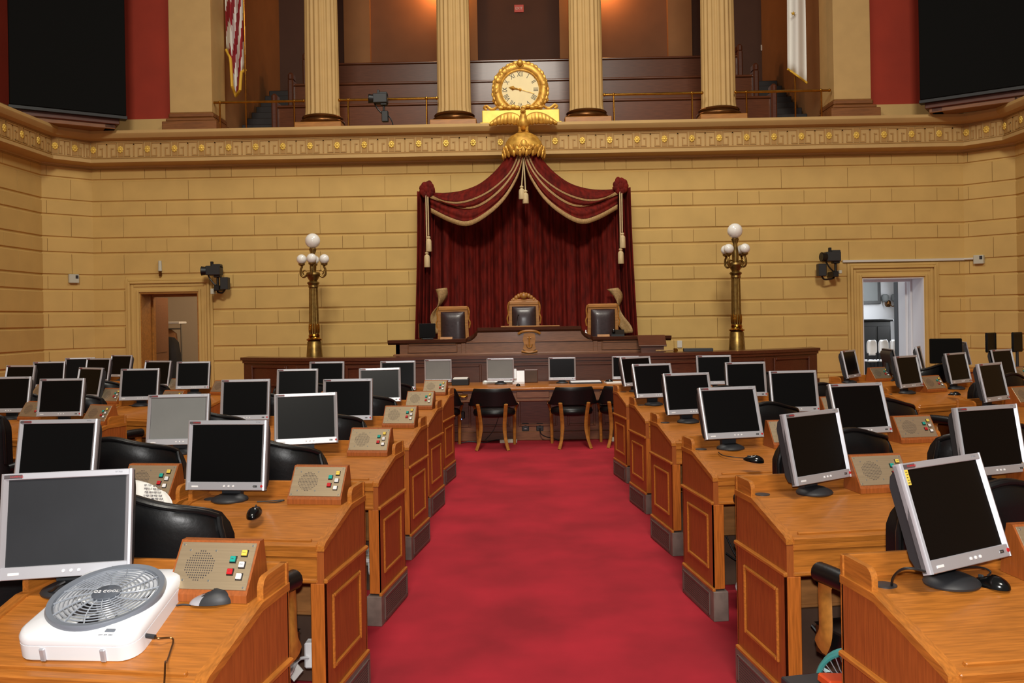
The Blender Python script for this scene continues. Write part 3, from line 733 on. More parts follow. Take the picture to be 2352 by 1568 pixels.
# ------------------------------------------------------------------ mouse
def make_mouse(lab,m='glossblack'):
    t=thing('computer_mouse',lab,'computer mouse',(0,0,0),0,'mice on the desks')
    def f(u,v):
        v=sin(v*pi/2); a=u*2*pi; x=.031*cos(a)*(1-.12*sin(a))*(1-.0*v); y=.058*sin(a)
        k=sqrt(max(0,1-v*v)) if v<1 else 0
        return Vector((x*k,y*k-.004*v,.034*v*(1-.16*(y/.058)-.12*(y/.058)**2)))
    b=MB(); b.grid(f,24,8); b.mesh([f(i/24,0) for i in range(24)],[tuple(range(24))]); bmesh.ops.remove_doubles(b.bm,verts=b.bm.verts,dist=.0006)
    b.build('shell',m,t,ang=60)
    b=MB(); b.box(-.003,.003,.020,.036,.014,.028,0,.002); b.build('scroll_wheel','charcoal',t)
    return t
# ------------------------------------------------------------------ place everything
ROWY=[2.22,3.57,4.93,6.27,7.60,9.00]
ORD=['nearest','second nearest','third nearest','fourth nearest','fifth nearest','farthest']
desk0=mon0=con0=ch0=mo0=None
ALLD=[]
def put_desk(loc,rz,lab):
    global desk0
    if desk0 is None: desk0=make_desk(lab); desk0.location=loc; desk0.rotation_euler=(0,0,rz); return desk0
    return dup(desk0,loc,rz,lab,'members desks')
MON={}
def put_mon(loc,rz,lab,tl=14,scr='lcd'):
    if scr not in MON:
        MON[scr]=o=make_monitor(lab,scr); o.location=loc; o.rotation_euler=(0,0,rz)
    else: o=dup(MON[scr],loc,rz,lab,'members monitors')
    tilt(o,tl); return o
def put_con(loc,rz,lab):
    global con0
    if con0 is None: con0=make_console(lab); con0.location=loc; con0.rotation_euler=(0,0,rz); return con0
    return dup(con0,loc,rz,lab,'voting consoles')
def put_chair(loc,rz,lab):
    global ch0
    if ch0 is None: ch0=make_chair(lab); ch0.location=loc; ch0.rotation_euler=(0,0,rz); return ch0
    return dup(ch0,loc,rz,lab,'swivel armchairs')
def put_mouse(loc,rz,lab,rot=None):
    global mo0
    if mo0 is None: mo0=make_mouse(lab); mo0.location=loc; mo0.rotation_euler=(0,0,rz); return mo0
    return dup(mo0,loc,rz,lab,'mice on the desks')
# per row: (monitor px x, yaw deg, tilt, screen)
LA=[(158,11,10,'lcd_mid'),(526,-6,8,'lcd'),(704,14,18,'lcd'),(801,0,8,'lcd'),(874,9,16,'lcd'),(916,3,8,'lcd')]
LB=[None,(135,0,12,'lcd'),(412,4,12,'lcd_reflect'),(566,2,10,'lcd'),(685,4,12,'lcd'),(753,0,8,'lcd')]
RA=[(2174,29,18,'lcd'),(1864,33,12,'lcd'),(1674,13,18,'lcd'),(1578,13,16,'lcd'),(1500,14,20,'lcd'),(1462,25,16,'lcd')]
RB=[None,(2262,20,10,'lcd'),(1970,14,18,'lcd'),(1820,6,10,'lcd'),(1711,5,8,'lcd'),(1639,2,8,'lcd')]
AL=radians(8)
for side,A,B in (('left',LA,LB),('right',RA,RB)):
    s=-1 if side=='left' else 1
    rz=AL*s
    ux=Vector((cos(rz),sin(rz),0)); uy=Vector((-sin(rz),cos(rz),0))
    for k in range(6):
        corner=Vector((s*.945,ROWY[k],0))
        for seat,lst in ((0,A),(1,B)):
            if lst[k] is None: 
                continue
            c=corner+ux*(s*(W2+.003+seat*(2*W2+.036)))
            pos='aisle-side' if seat==0 else 'outer'
            rw=f'{ORD[k]} row, {side} of aisle'
            D=put_desk(c,rz,f'oak {pos} desk, {rw}')
            px,yaw,tl,scr=lst[k]
            lz=c+uy*.43
            Y=lz.y
            for _ in range(4):
                X=at(px,900,Y-.02)[0]; lx=(X-lz.x)/cos(rz); Y=lz.y+lx*sin(rz)
            lx=max(-.27,min(.1,lx))
            p=c+uy*.405+ux*lx; p.z=LEDGE
            look={'lcd':'silver monitor with dark screen','lcd_mid':'bright monitor with dark grey screen','lcd_reflect':'monitor with painted grey reflection'}[scr]
            put_mon(p,radians(yaw),f'{look}, {pos} desk, {rw}',tl,scr)
            q=c+uy*.343+ux*(.225 if s<0 else .245); q.z=LEDGE
            put_con(q,rz,f'wooden voting console with coloured buttons, {pos} desk, {rw}')
            if k>0:
                off=(.02,-.04,.03,.0,.02,-.02)[k]
                h=c+uy*(-.33)+ux*(off+((.05 if k==1 else .0) if s>0 else (.03 if k==1 else -.03))); 
                put_chair(h,rz+((.15 if k==1 else .07)*s if seat==0 else (-.05,.06,.10,-.04,.05,0)[k]),f'black leather armchair, {pos} desk, {rw}')
# yellow tape with pen marks on the nearest right-hand monitor
r1=[o for o in COL.objects if o.name.startswith('monitor') and o.type=='EMPTY' and 'aisle-side desk, nearest row, right' in o['label']][0]
b=MB(); b.box(-.1835,-.170,-.0525,-.0512,.095,.140,0); 
for k in range(5): b.box(-.182+.002*(k%2),-.172-.002*(k%3),-.0528,-.0524,.100+k*.008,.1025+k*.008,1)
b.build('tape_label',['yel_b','darktxt'],kid(r1,'bezel'))
r1['label']='monitor with yellow tape on its frame, aisle-side desk, nearest row, right of aisle'
# ---- far blocks, left and right
far=[]
def seat(px,py,Y,rz,yaw,lab,chair=True,desk=True,tl=12,con=True,dx=.16):
    p=at(px,py,Y); rz=radians(rz)
    ux=Vector((cos(rz),sin(rz),0)); uy=Vector((-sin(rz),cos(rz),0))
    base=Vector((p.x,p.y,0))-uy*.405+ux*dx
    if desk: put_desk(base,rz,f'oak desk {lab}')
    m=Vector((p.x,p.y,LEDGE)); put_mon(m,radians(yaw),f'silver monitor {lab}',tl)
    if con:
        q=base+uy*.343+ux*.235; q.z=LEDGE; put_con(q,rz,f'voting console {lab}')
    if chair: put_chair(base-uy*.31,rz+.05,f'black leather armchair at the desk {lab}')
seat(142,900,7.35,-22,0,'at the inner end of the nearest far-left row',dx=.18)
seat(22,900,7.72,-22,0,'at the outer end of the nearest far-left row',dx=.06)
seat(322,900,8.75,-22,3,'at the inner end of the second far-left row',dx=.18)
seat(208,900,9.12,-22,-28,'at the outer end of the second far-left row',dx=.06)
seat(445,900,10.1,-22,3,'at inner end of third far-left row',dx=.18)
seat(363,900,10.5,-22,-18,'at outer end of third far-left row',dx=.06)
seat(47,880,9.9,-30,-12,'by the left side wall, second from the frame edge',chair=False)
seat(113,880,10.75,-30,6,'by the left side wall, partly hidden behind a taller monitor',chair=False)
seat(184,860,11.85,-30,10,'in the far-left corner, left one of a touching pair',chair=False,con=False,desk=False)
seat(226,860,11.55,-30,-15,'in the far-left corner, right one of a touching pair',chair=False,con=False,dx=-.12)
seat(279,860,12.6,-30,-20,'just left of the left door case',chair=False,con=False)
seat(1951,850,10.15,22,48,'at inner end of third far-right row, below right doorway',dx=.22)
seat(2083,850,8.75,22,35,'at the inner end of the second far-right row',dx=.10)
seat(2276,870,7.35,22,35,'at the inner end of the nearest far-right row')
seat(2197,850,9.15,22,34,'at the outer end of the second far-right row',dx=.20)
seat(2043,830,10.38,22,84,'turned edge-on in front of the right doorway',chair=False,con=False,desk=False)
seat(2111,820,10.95,34,60,'turned away by the right edge of the right door case',chair=False,con=False)
seat(2302,840,9.75,34,30,'by the right side wall, cut by the frame',chair=True)
seat(2211,800,12.3,34,80,'turned edge-on in the far-right corner',chair=False,con=False,desk=False)
# floor-standing black screen and two small dark screens at the far right
t=thing('television','large flat black television turned from the camera at far right','television',at(2173,850,11.6).to_3d()*1,radians(-6)); t.location.z=.0
b=MB(); b.box(-.20,.20,-.03,.03,1.02,1.35,0,.01); b.build('screen','dullblack',t)
b=MB(); b.box(-.22,.22,-.20,.20,0,.85,0,.01); b.build('stand_cabinet','walnut_d',t); b=MB(); b.cyl((0,0,.85),(0,0,1.04),.03); b.build('neck','black',t)
for px,lab in ((2276,'left'),(2336,'right')):
    p=at(px,800,12.3); t=thing('dark_monitor',f'small dark glossy monitor at far right, {lab} one of two','monitor',(p.x,p.y,0),radians(24),'small dark monitors')
    b=MB(); b.box(-.10,.10,-.02,.02,1.12,1.40,0,.012); b.build('screen','glossblack',t); b=MB(); b.cyl((0,0,.9),(0,0,1.13),.02); b.lathe([(.09,.905),(.08,.92)],20); b.build('stand','charcoal',t)
    t.location.z=.0
t=thing('side_table','long oak table in the far-right corner under two dark monitors','table',(6.62,12.32,0))
b=MB(); b.box(-.78,.72,-.27,.27,.865,.905,0,.008); b.build('table_top','oak_x',t)
b=MB(); b.box(-.74,.68,-.23,.24,.17,.865); b.build('cabinet','oak_red',t); b=MB(); b.box(-.76,.70,-.25,.25,0,.17); b.build('plinth','slate',t)
p=at(115,840,12.4); t=thing('dark_monitor','small dark tilted screen against the far-left wall','monitor',(p.x,p.y,0),radians(-60))
b=MB(); b.box(-.11,.11,-.02,.02,1.02,1.20,0,.012,Matrix.Translation((0,0,1.1))@Matrix.Rotation(.25,4,'Y')@Matrix.Translation((0,0,-1.1))); b.build('screen','glossblack',t); b=MB(); b.cyl((0,0,.9),(0,0,1.04),.02); b.build('stand','charcoal',t)
b=MB(); b.box(-.3,.3,-.25,.25,.17,.905,0,.01); b.box(-.28,.28,-.23,.23,0,.17,1); b.build('table',['oak_x','slate'],t)
# ---- mice
def on_desk(px,py,z=LEDGE):
    v=at(px,py,1.)-CAM; k=(z-CAM.z)/v.z; return CAM+v*k
def slope_pt(px,py,k,s):
    """point on the sloping top of row k on side s"""
    rz=AL*s; uy=Vector((-sin(rz),cos(rz),0)); c=Vector((s*.945,ROWY[k],0)); z=.86
    for _ in range(8):
        p=on_desk(px,py,z); d=(p-c).dot(uy); z=.815+max(0,min(.335,d))*.255+.003
    return p,math.atan(.255)
def mouse_at(px,py,k,s,yaw,lab,flat=False):
    if flat: p=on_desk(px,py,LEDGE); o=put_mouse(p,radians(yaw),lab); return o
    p,a=slope_pt(px,py,k,s); o=put_mouse(p,0,lab)
    o.rotation_euler=(Matrix.Rotation(AL*s,4,'Z')@Matrix.Rotation(a,4,'X')@Matrix.Rotation(radians(yaw),4,'Z')).to_euler(); return o
mA=mouse_at(2275,1345,0,1,35,'black mouse beside the monitor on the nearest right-hand desk',True)
mB=mouse_at(585,1180,1,-1,8,'black mouse below the console on the second left-hand desk')
mouse_at(822,1086,2,-1,0,'black mouse at the outer edge of the third left-hand desk')
mC=mouse_at(1731,1058,2,1,60,'black mouse alone on the third right-hand desk')
mouse_at(2192,907,1,1,70,'black mouse on the far-right desk near the room corner',True).location=at(2192,907,8.6)
# the grey and black mouse by the fan
t=thing('computer_mouse','grey and black mouse lying in front of the nearest left console','computer mouse',(0,0,0),0,'mice on the desks')
p=on_desk(488,1383,.905); t.location=p; t.rotation_euler=(0,0,radians(98))
ref=mo0
for c in ref.children:
    if not c.name.startswith('shell'): continue
    d=c.copy(); COL.objects.link(d); d.parent=t; d.scale=(1.05,1.15,1.15)
    if d.name.startswith('shell'):
        d.data=d.data.copy(); d.data.materials.clear(); d.data.materials.append(M['charcoal']); d.data.materials.append(M['silver'])
        for f in d.data.polygons: f.material_index=1 if f.center.y>.022 else 0
mF=t
# ---- cords
def cord(name,lab,pts,r=.0028,m='cabl',grp=None,n=6):
    b=MB(); b.tube(smoothpts(pts,6),r,n); return tag(b.build(name,m),lab,'cord',grp)
def O(px,py,z=LEDGE+.004): return on_desk(px,py,z)
cA=cord('mouse_cord','black mouse cord looping behind the nearest right-hand mouse',[O(2242,1332,.918),O(2215,1326),O(2190,1318),O(2200,1305,.95),O(2250,1302,.94),O(2275,1312,.93),O(2268,1322,.915)])
cord('monitor_cable','black cables rising from the desk hole by the nearest right-hand monitor',[O(2048,1345,.905),O(2052,1325,.95),O(2070,1308,.99),O(2095,1305,1.0),O(2125,1312,.99)],.004)
cord('cable','dark mouse cord running over the slope of the second right-hand desk',[O(1880,1125),O(1905,1128),O(1935,1142,.885),O(1980,1160,.86),O(2040,1162,.855)])
cC=cord('mouse_cord','dark mouse cord on the third right-hand desk',[O(1716,1052,.88),O(1690,1050,.888),O(1660,1045,.895),O(1650,1038,.905)])
cB=cord('mouse_cord','dark mouse cord coiled below the second left-hand console',[O(590,1163,.885),O(600,1157,.9),O(640,1152,.908),O(652,1148,.91),O(625,1150,.91),O(590,1152,.91)])
cF=cord('mouse_cord','short grey mouse cord between the fan and the mouse',[O(438,1389,.90),O(420,1388,.902),O(405,1390,.90)],.0028,'charcoal')
cord('cable','black cable near the desk hole behind the white fan',[O(100,1362,.908),O(120,1356,.93),O(132,1345,.95),O(150,1335,.96)],.004)
for c_,m_ in ((cA,mA),(cB,mB),(cC,mC),(cF,mF)): attach(c_,m_)
# ---- under-desk things
def kn(px,py,Y): return at(px,py,Y)
t=thing('outlet_box','grey outlet box with white plugs under the third left-hand desk','outlet box',at(852,1276,5.32),-AL)
b=MB(); b.box(-.05,.045,-.03,.03,-.055,.055,0,.008); b.build('box','box_grey',t)
for z in (.028,-.018):
    b=MB(); b.box(-.025,.02,-.05,-.028,z-.012,z+.012,0,.004); b.build('plug','white',t)
cord('extension_cord','white power cord hanging from the outlet box, third left-hand desk',[kn(848,1292,5.25),kn(849,1315,5.22),kn(858,1335,5.2),kn(858,1352,5.2),kn(863,1366,5.2)],.006,'white')
t=thing('power_adapter','white power adapter with paper tag under the second left-hand desk','power adapter',at(713,1500,3.75),0)
b=MB(); b.box(-.02,.02,-.03,.03,-.055,.055,0,.006); b.build('body','white',t)
b=MB(); b.box(-.003,.003,-.03,.03,-.03,.03,0,0,Matrix.Translation((-.055,-.06,-.05))@Matrix.Rotation(.7,4,'Y')@Matrix.Rotation(1.2,4,'Z')); b.build('tag','paper',t)
cord('extension_cord','thick white cord with a tag under the second left-hand desk',[kn(708,1510,3.72),kn(690,1512,3.68),kn(678,1525,3.62),kn(668,1545,3.55),kn(650,1568,3.5),kn(640,1590,3.48)],.007,'white')
cord('extension_cord','white cord loop under the third right-hand desk',[kn(1735,1305,4.95),kn(1705,1325,5.0),kn(1692,1345,5.02),kn(1702,1362,5.0),kn(1735,1366,4.95)],.007,'white')
cord('extension_cord','black cords sagging under the third right-hand desk',[kn(1668,1270,5.25),kn(1690,1285,5.2),kn(1712,1290,5.18),kn(1722,1268,5.22),kn(1718,1240,5.25)],.005)
cord('extension_cord','black cord crossing under the third right-hand desk',[kn(1668,1230,5.25),kn(1690,1275,5.2),kn(1705,1282,5.2),kn(1715,1290,5.2)],.004)
cord('extension_cord','black cord loop under the second right-hand desk',[kn(1868,1318,3.95),kn(1880,1345,3.92),kn(1888,1350,3.92),kn(1895,1335,3.92),kn(1890,1318,3.95)],.005)
cord('extension_cord','black cords hanging low under the second right-hand desk',[kn(1864,1435,3.85),kn(1885,1462,3.82),kn(1900,1490,3.8),kn(1912,1525,3.78)],.006)
cord('extension_cord','white cord by the plinth of the fifth right-hand desk',[kn(1502,1100,7.75),kn(1504,1115,7.7),kn(1505,1135,7.7)],.012,'white')
t=thing('power_adapter','small white plug by a pale chair leg, fourth right-hand row','power adapter',at(1576,1240,6.3),0)
b=MB(); b.box(-.02,.02,-.03,.03,-.03,.03,0,.006); b.build('body','white',t)
# teal desk fan and orange packet at bottom right
P=at(1958,1578,3.05)
t=thing('desk_fan','small teal fan standing on the floor under the nearest right desk','fan',P,radians(-30)); t.scale=(.8,.8,.8)
b=MB(); b.tube([(cos(q*pi/20)*.145,0,sin(q*pi/20)*.145) for q in range(40)],.012,8,0,None,True); b.tube([(cos(q*pi/20)*.145,.05,sin(q*pi/20)*.145) for q in range(40)],.010,8,0,None,True); b.build('guard_ring','teal',t)
b=MB()
for q in range(30): a=q*2*pi/30; b.tube([(cos(a)*.03,-.02,sin(a)*.03),(cos(a)*.09,-.03,sin(a)*.09),(cos(a)*.14,0,sin(a)*.14)],.0022,4)
b.cyl((0,-.028,0),(0,-.015,0),.03,n=16); b.build('grille','silver',t)
for k in range(4):
    b=MB(); b.grid(lambda u,v:Matrix.Rotation(k*pi/2,3,'Y')@Vector((.02+.10*u,.02+.02*(v-.5),(v-.5)*.10*(.4+.8*u))),4,4); b.build('blade','paleblue',t,thick=.003)
b=MB(); Q=-P.z/.8; b.cyl((0,.02,-.14),(0,.03,Q+.03),.014); b.lathe([(.09,Q),(.09,Q+.02),(.03,Q+.04)],24); b.build('stand','teal',t)
P=at(1888,1553,2.98); z=P.z
t=thing('packet_box','dark box with an orange packet under the nearest right desk','box',(P.x,P.y,0),.2)
b=MB(); b.box(-.10,.12,-.06,.10,0,z-.03,0,.004); b.build('box','charcoal',t)
b=MB(); b.box(-.06,.10,-.05,.03,z-.03,z-.0,0,.006,Matrix.Rotation(.12,4,'Y')); b.build('packet','orange',t)
b=MB(); b.cyl((.07,-.08,z-.05),(.07,-.08,z-.01),.035); b.build('cap','paleblue',t)
# folded printed sheets on the second left outer desk
P=Vector((at(338,1150,3.93).x,3.90,.903))
t=thing('printed_sheets','fanned white printed sheets leaning behind the nearest left monitor','paper',P,-.1)
for k,(dx,rot,h) in enumerate(((-.02,.25,.13),(.01,.05,.12),(.04,-.1,.085))):
    b=MB(); b.grid(lambda u,v:Vector((dx-.10+.11*u+.05*(1-v)*v+k*.02*v*0+ (1-v)*.06, .02*k+.05*v+.02*sin(u*3), h*v*(1-.3*u))),8,8)
    if k<2:
        for r in range(7): b.text('FIRE PEP'[r%8:]+' 12.5',.011,Matrix.Translation((dx+.045-.004*r,-.004+.02*k+.006*r,h*(.12+.11*r)))@FRONT,1)
    b.build('sheet',['paper','greytxt'],t,thick=.0008)
# ---- white box fan lying on the nearest left desk
c=Vector((-.945,ROWY[0],0))+Vector((cos(-AL),sin(-AL),0))*(-W2)
fx=at(222,1420,2.5).x
FAN=t=thing('box_fan','white box fan lying on the nearest left-hand desk','fan',(fx+.018,2.338,.829),radians(-2))
t.rotation_euler=(math.atan(.235),0,radians(-4)); t.scale=(1,1.07,1.22)
def rr_poly(w0,w1,d,r,n=6):
    pts=[]
    for cx,cy,a0 in ((w0-r,r,-pi/2),(w1-r,d-r,0),(-w1+r,d-r,pi/2),(-w0+r,r,pi)):
        for k in range(n+1):
            a=a0+k*pi/2/n; pts.append((cx+r*cos(a),cy+r*sin(a)))
    return pts
b=MB(); P0=rr_poly(.172,.160,.345,.05)
Hh=.062
def ring(sc,z,inset):
    cx,cy=0,.1725
    return [((x-cx)*(1-inset/.172)+cx,(y-cy)*(1-inset/.172)+cy,z) for x,y in P0]
rows=[ring(1,0,.004),ring(1,.004,0),ring(1,Hh*.60,0),ring(1,Hh*.61,.0025),ring(1,Hh*.64,.0025),ring(1,Hh*.65,0),ring(1,Hh-.012,0),ring(1,Hh-.003,.005),ring(1,Hh,.012)]
n=len(P0); vs=[v for r in rows for v in r]
fs=[(i*n+k,i*n+(k+1)%n,(i+1)*n+(k+1)%n,(i+1)*n+k) for i in range(len(rows)-1) for k in range(n)]+[tuple(range(n))[::-1]]
RC=(0,.178); RR=.157; m=n
circ=[]
last=rows[-1]
for (x,y,z) in last:
    a=math.atan2(y-RC[1],x-RC[0]); circ.append((RC[0]+cos(a)*RR,RC[1]+sin(a)*RR,Hh+.006))
base=len(vs); vs+=circ; fs+=[((len(rows)-1)*n+k,(len(rows)-1)*n+(k+1)%n,base+(k+1)%n,base+k) for k in range(n)]
well=[(RC[0]+(x-RC[0])*.97,RC[1]+(y-RC[1])*.97,.012) for x,y,z in circ]; b2=len(vs); vs+=well; fs+=[(base+k,base+(k+1)%n,b2+(k+1)%n,b2+k) for k in range(n)]; fs.append(tuple(range(b2,b2+n)))
b.mesh(vs,fs,0)
b.build('housing','fan_white',t,ang=40)
b=MB(); Tc=Matrix.Translation((RC[0],RC[1],0)); b.lathe([(.156,Hh-.004),(.159,Hh+.006),(.155,Hh+.014),(.141,Hh+.012),(.137,Hh+.002)],64,0,Tc); b2_=b
for f in [f for f in b.bm.faces if len(f.verts)>10]: b.bm.faces.remove(f)
b.build('guard_ring','fan_grey',t,ang=60)
b=MB()
for i in range(9):
    r=.043+i*.0115; zz=Hh+.014-.006*(r/.135)**2
    b.tube([(RC[0]+r*cos(q*pi/28),RC[1]+r*sin(q*pi/28),zz) for q in range(56)],.0016,5,0,None,True)
for k in range(14):
    a0=k*2*pi/14; b.tube([(RC[0]+r*cos(a0+.9*(r-.035)/.1*.35),RC[1]+r*sin(a0+.9*(r-.035)/.1*.35),Hh+.0145-.006*(r/.135)**2) for r in (.033,.055,.08,.105,.141)],.0021,5)
b.build('grille','fan_bar',t)
b=MB(); b.lathe([(.040,Hh+.008),(.040,Hh+.016),(.037,Hh+.018),(.001,Hh+.0185)],40,0,Tc@Matrix.Diagonal((1,.92,1,1))); b.text('O2 COOL',.0165,Tc@Matrix.Translation((0,.0,Hh+.0187))@Matrix.Rotation(.08,4,'Z'),1); b.build('hub_cap',['fan_hub','white'],t)
for k in range(5):
    b=MB(); R3=Matrix.Rotation(k*2*pi/5,3,'Z')
    def bl(u,v):
        r=.03+.098*u; a=(v-.5)*(1.0-.25*u)
        return R3@Vector((r*cos(a),r*sin(a),Hh*.55+.016*(v-.5)))+Vector((RC[0],RC[1],0))
    b.grid(bl,6,6); b.build('blade','fan_blade',t,thick=.002)
b=MB(); b.cyl((RC[0],RC[1],.012),(RC[0],RC[1],Hh*.8),.032,n=24); b.cyl((RC[0],RC[1],.0125),(RC[0],RC[1],.0135),.14,n=40,mi=1); b.build('motor',['fan_white','fan_hole'],t)
b=MB(); b.box(.082,.112,.020,.034,Hh-.003,Hh+.004,0,.003); b.text('LOW  OFF  HIGH',.0052,Matrix.Translation((.092,.0105,Hh+.0004)),0); b.build('switch','fan_grey',t)
b=MB(); b.tube(smoothpts([(.135,.335,.050),(.17,.345,.045),(.185,.335,.03),(.186,.315,.015),(.18,.29,.010)],5),.016,12,0,None,False,True,(1,1.4)); b.box(.10,.185,.30,.35,.02,Hh-.002,0,.014,None,3); b.build('handle','fan_white',t)
for x in (-.085,.085):
    b=MB(); b.box(x-.008,x+.008,-.006,.01,.002,Hh*.55,0,.003); b.build('foot','silver',t)
b=MB(); b.cyl((.168,.065,.03),(.200,.060,.03),.0055,n=10); b.build('power_plug','charcoal',t)
cX=cord('power_cord','thin brown fan cord dropping over the nearest left desk edge',[FAN.matrix_basis@Vector((.195,.060,.03)),FAN.matrix_basis@Vector((.21,.057,.028)),slope_pt(397,1476,0,-1)[0]+Vector((0,0,.012)),slope_pt(391,1500,0,-1)[0]+Vector((0,0,.004)),slope_pt(383,1528,0,-1)[0]+Vector((0,0,.010)),at(380,1538,2.235)+Vector((0,0,.02)),at(378,1556,2.19),at(376,1585,2.17),at(374,1620,2.16)],.0026,'bronze')
attach(cX,FAN)
# ================================================================== ROSTRUM
b=MB()
def arcY(x,y0): 
    a=max(0,abs(x)-1.9); return y0+.125*a*a
def arc_strip(b,y0,d,z0,z1,xm,mi=0,over=0,n=40):
    pts=[(-xm+2*xm*i/n) for i in range(n+1)]
    front=[(x,arcY(x,y0)-over) for x in pts]; back=[(x,arcY(x,y0)+d) for x in reversed(pts)]
    b.prism(front+back,z0,z1,'z',mi)
XM=4.55
t=thing('lower_rostrum','long curved dark walnut bench front below the raised desk','rostrum',(0,0,0))
b=MB(); arc_strip(b,12.95,.10,0,1.12,XM); b.build('front_wall','walnut_d',t)
b=MB(); arc_strip(b,12.95,.38,1.12,1.165,XM+.05,0,.05); arc_strip(b,12.95,.12,1.075,1.12,XM+.02,0,.025); b.build('ledge','walnut_d',t)
b=MB(); arc_strip(b,12.95,.1,0,.16,XM,0,.03); arc_strip(b,12.95,.1,.62,.68,XM+.03,0,.03); b.build('base_moulding','walnut_d',t)
b=MB()
def pframe(b,x0,x1,z0,z1,Y,T=None,mi=0,w=.035):
    for a,c,e,f in ((x0+w,x1-w,z0,z0+w),(x0+w,x1-w,z1-w,z1),(x0,x0+w,z0,z1),(x1-w,x1,z0,z1)): b.box(a,c,Y-.018,Y+.01,e,f,mi,.006,T)
for i in range(3): pframe(b,-1.78+i*1.2,-.72+i*1.2,.72,1.04,12.95)
for s in (-1,1):
    for i in range(3):
        xa=2.0+i*.84; xb=xa+.76; xm_=(xa+xb)/2; sl=math.atan(.25*(xm_-1.9)); 
        T=Matrix.Translation((s*xm_,arcY(xm_,12.95),0))@Matrix.Rotation(s*sl,4,'Z')
        pframe(b,-.38,.38,.72,1.04,-.004,T)
b.build('panel_frames','walnut_d',t)
# platform behind
b=MB(); arc_strip(b,13.06,0,0,.62,4.5); 
b.bm.free(); b=MB(); pts=[(-4.5+9*i/30) for i in range(31)]; b.prism([(x,arcY(x,13.06)) for x in pts]+[(4.5,15.9),(-4.5,15.9)],0,.60,'z'); struct(b.build('floor_platform','walnut_d'))
t=thing('speakers_desk','high dark walnut desk with a raised middle and carved shield','desk',(0,13.55,.60))
zb=-.60
prof=[(-2.08,zb+1.165),(2.08,zb+1.165),(2.08,zb+1.37),(.97,zb+1.37),(.95,zb+1.41),(.90,zb+1.44),(.84,zb+1.47),(.80,zb+1.51),(.78,zb+1.55)]
prof=[(2.08,0),(2.08,.77),(.98,.77),(.95,.80),(.90,.815),(.85,.85),(.81,.90),(.79,.94),(-.79,.94),(-.81,.90),(-.85,.85),(-.90,.815),(-.95,.80),(-.98,.77),(-2.08,.77),(-2.08,0)]
b=MB(); b.prism(prof,0,.06,'y'); b.box(-2.08,-2.02,.0,.7,0,.77); b.box(2.02,2.08,0,.7,0,.77); b.build('front_board','walnut',t)
b=MB()
cap=[(2.20,.805),(.985,.805),(.955,.835),(.905,.85),(.855,.885),(.815,.93),(.80,.975),(-.80,.975),(-.815,.93),(-.855,.885),(-.905,.85),(-.955,.835),(-.985,.805),(-2.20,.805)]
for k in range(len(cap)-1):
    (x0,z0),(x1,z1)=cap[k],cap[k+1]
    v=[(x0,-.07,z0),(x1,-.07,z1),(x1,.30,z1),(x0,.30,z0),(x0,-.05,z0-.045),(x1,-.05,z1-.045),(x1,.30,z1-.045),(x0,.30,z0-.045),(x0,0,z0-.075),(x1,0,z1-.075)]
    b.mesh(v,[(0,1,2,3),(0,4,5,1),(4,8,9,5),(3,2,6,7),(0,3,7,4),(1,5,6,2)],0)
b.build('cap_moulding','walnut_d',t)
b=MB(); b.box(-2.12,2.12,-.03,.03,.545,.585,0,.012); b.box(-2.10,2.10,-.02,.02,.74,.765,0,.006); b.box(-1.06,-.99,-.015,0,.58,.74,0,.004); b.box(.99,1.06,-.015,0,.58,.74,0,.004); pframe(b,-1.9,-1.12,.60,.735,0,None,0,.02); pframe(b,1.12,1.9,.60,.735,0,None,0,.02); b.build('panel_moulding','walnut',t)
b=MB()
b.prism([(-.085,.14),(-.10,.05),(-.085,-.02),(-.10,-.10),(-.05,-.135),(0,-.15),(.05,-.135),(.10,-.10),(.085,-.02),(.10,.05),(.085,.14),(0,.155)],-.045,.005,'y',0,Matrix.Translation((0,0,.735)))
b.tube(smoothpts([(-.17,-.02,.87),(-.10,-.04,.905),(0,-.045,.915),(.10,-.04,.905),(.17,-.02,.87)],4),.022,8)
b.tube(smoothpts([(-.12,-.02,.60),(-.05,-.04,.585),(0,-.04,.58),(.05,-.04,.585),(.12,-.02,.60)],4),.018,8)
b.tube([(0,-.055,.66),(0,-.055,.83)],.012,8); b.tube(smoothpts([(-.045,-.055,.71),(-.03,-.055,.67),(0,-.055,.655),(.03,-.055,.67),(.045,-.055,.71)],4),.010,8); b.tube([(-.03,-.055,.805),(.03,-.055,.805)],.008,8)
b.build('carved_shield','tan_wood',t)
# things on the rostrum
def simple(name,lab,cat,m,loc,rz,fn,grp=None):
    b=MB(); fn(b); o=b.build(name,m,None,loc,(0,0,rz)); return tag(o,lab,cat,grp)
Zs=.60+.806
p=at(982,770,13.75); t=thing('desk_screen','black screen standing at the left end of the high desk','monitor',(p.x,13.72,Zs),.25)
b=MB(); b.box(-.13,.13,-.02,.03,.02,.25,0,.008); b.build('screen','glossblack',t); b=MB(); b.box(-.09,.09,-.06,.08,0,.02,0,.006); b.box(-.03,.03,0,.03,.02,.10); b.build('stand','black',t)
p=at(1418,765,13.75); t=thing('desk_telephone','black office telephone on the right of the high desk','telephone',(p.x,13.68,Zs),-.1)
b=MB(); b.prism([(-.07,0),(.08,0),(.08,.10),(-.07,.03)],-.10,.10,'x'); b.build('base','black',t); b=MB(); b.box(-.09,-.04,-.06,.09,.06,.115,0,.015,None,2); b.build('handset','glossblack',t)
p=at(1345,757,13.7); simple('bottle','small white bottle on the high desk beside the right chair','bottle','white',(p.x,13.66,Zs),0,lambda b:b.lathe([(.02,0),(.022,.01),(.022,.06),(.010,.075),(.010,.10),(.006,.105)],16))
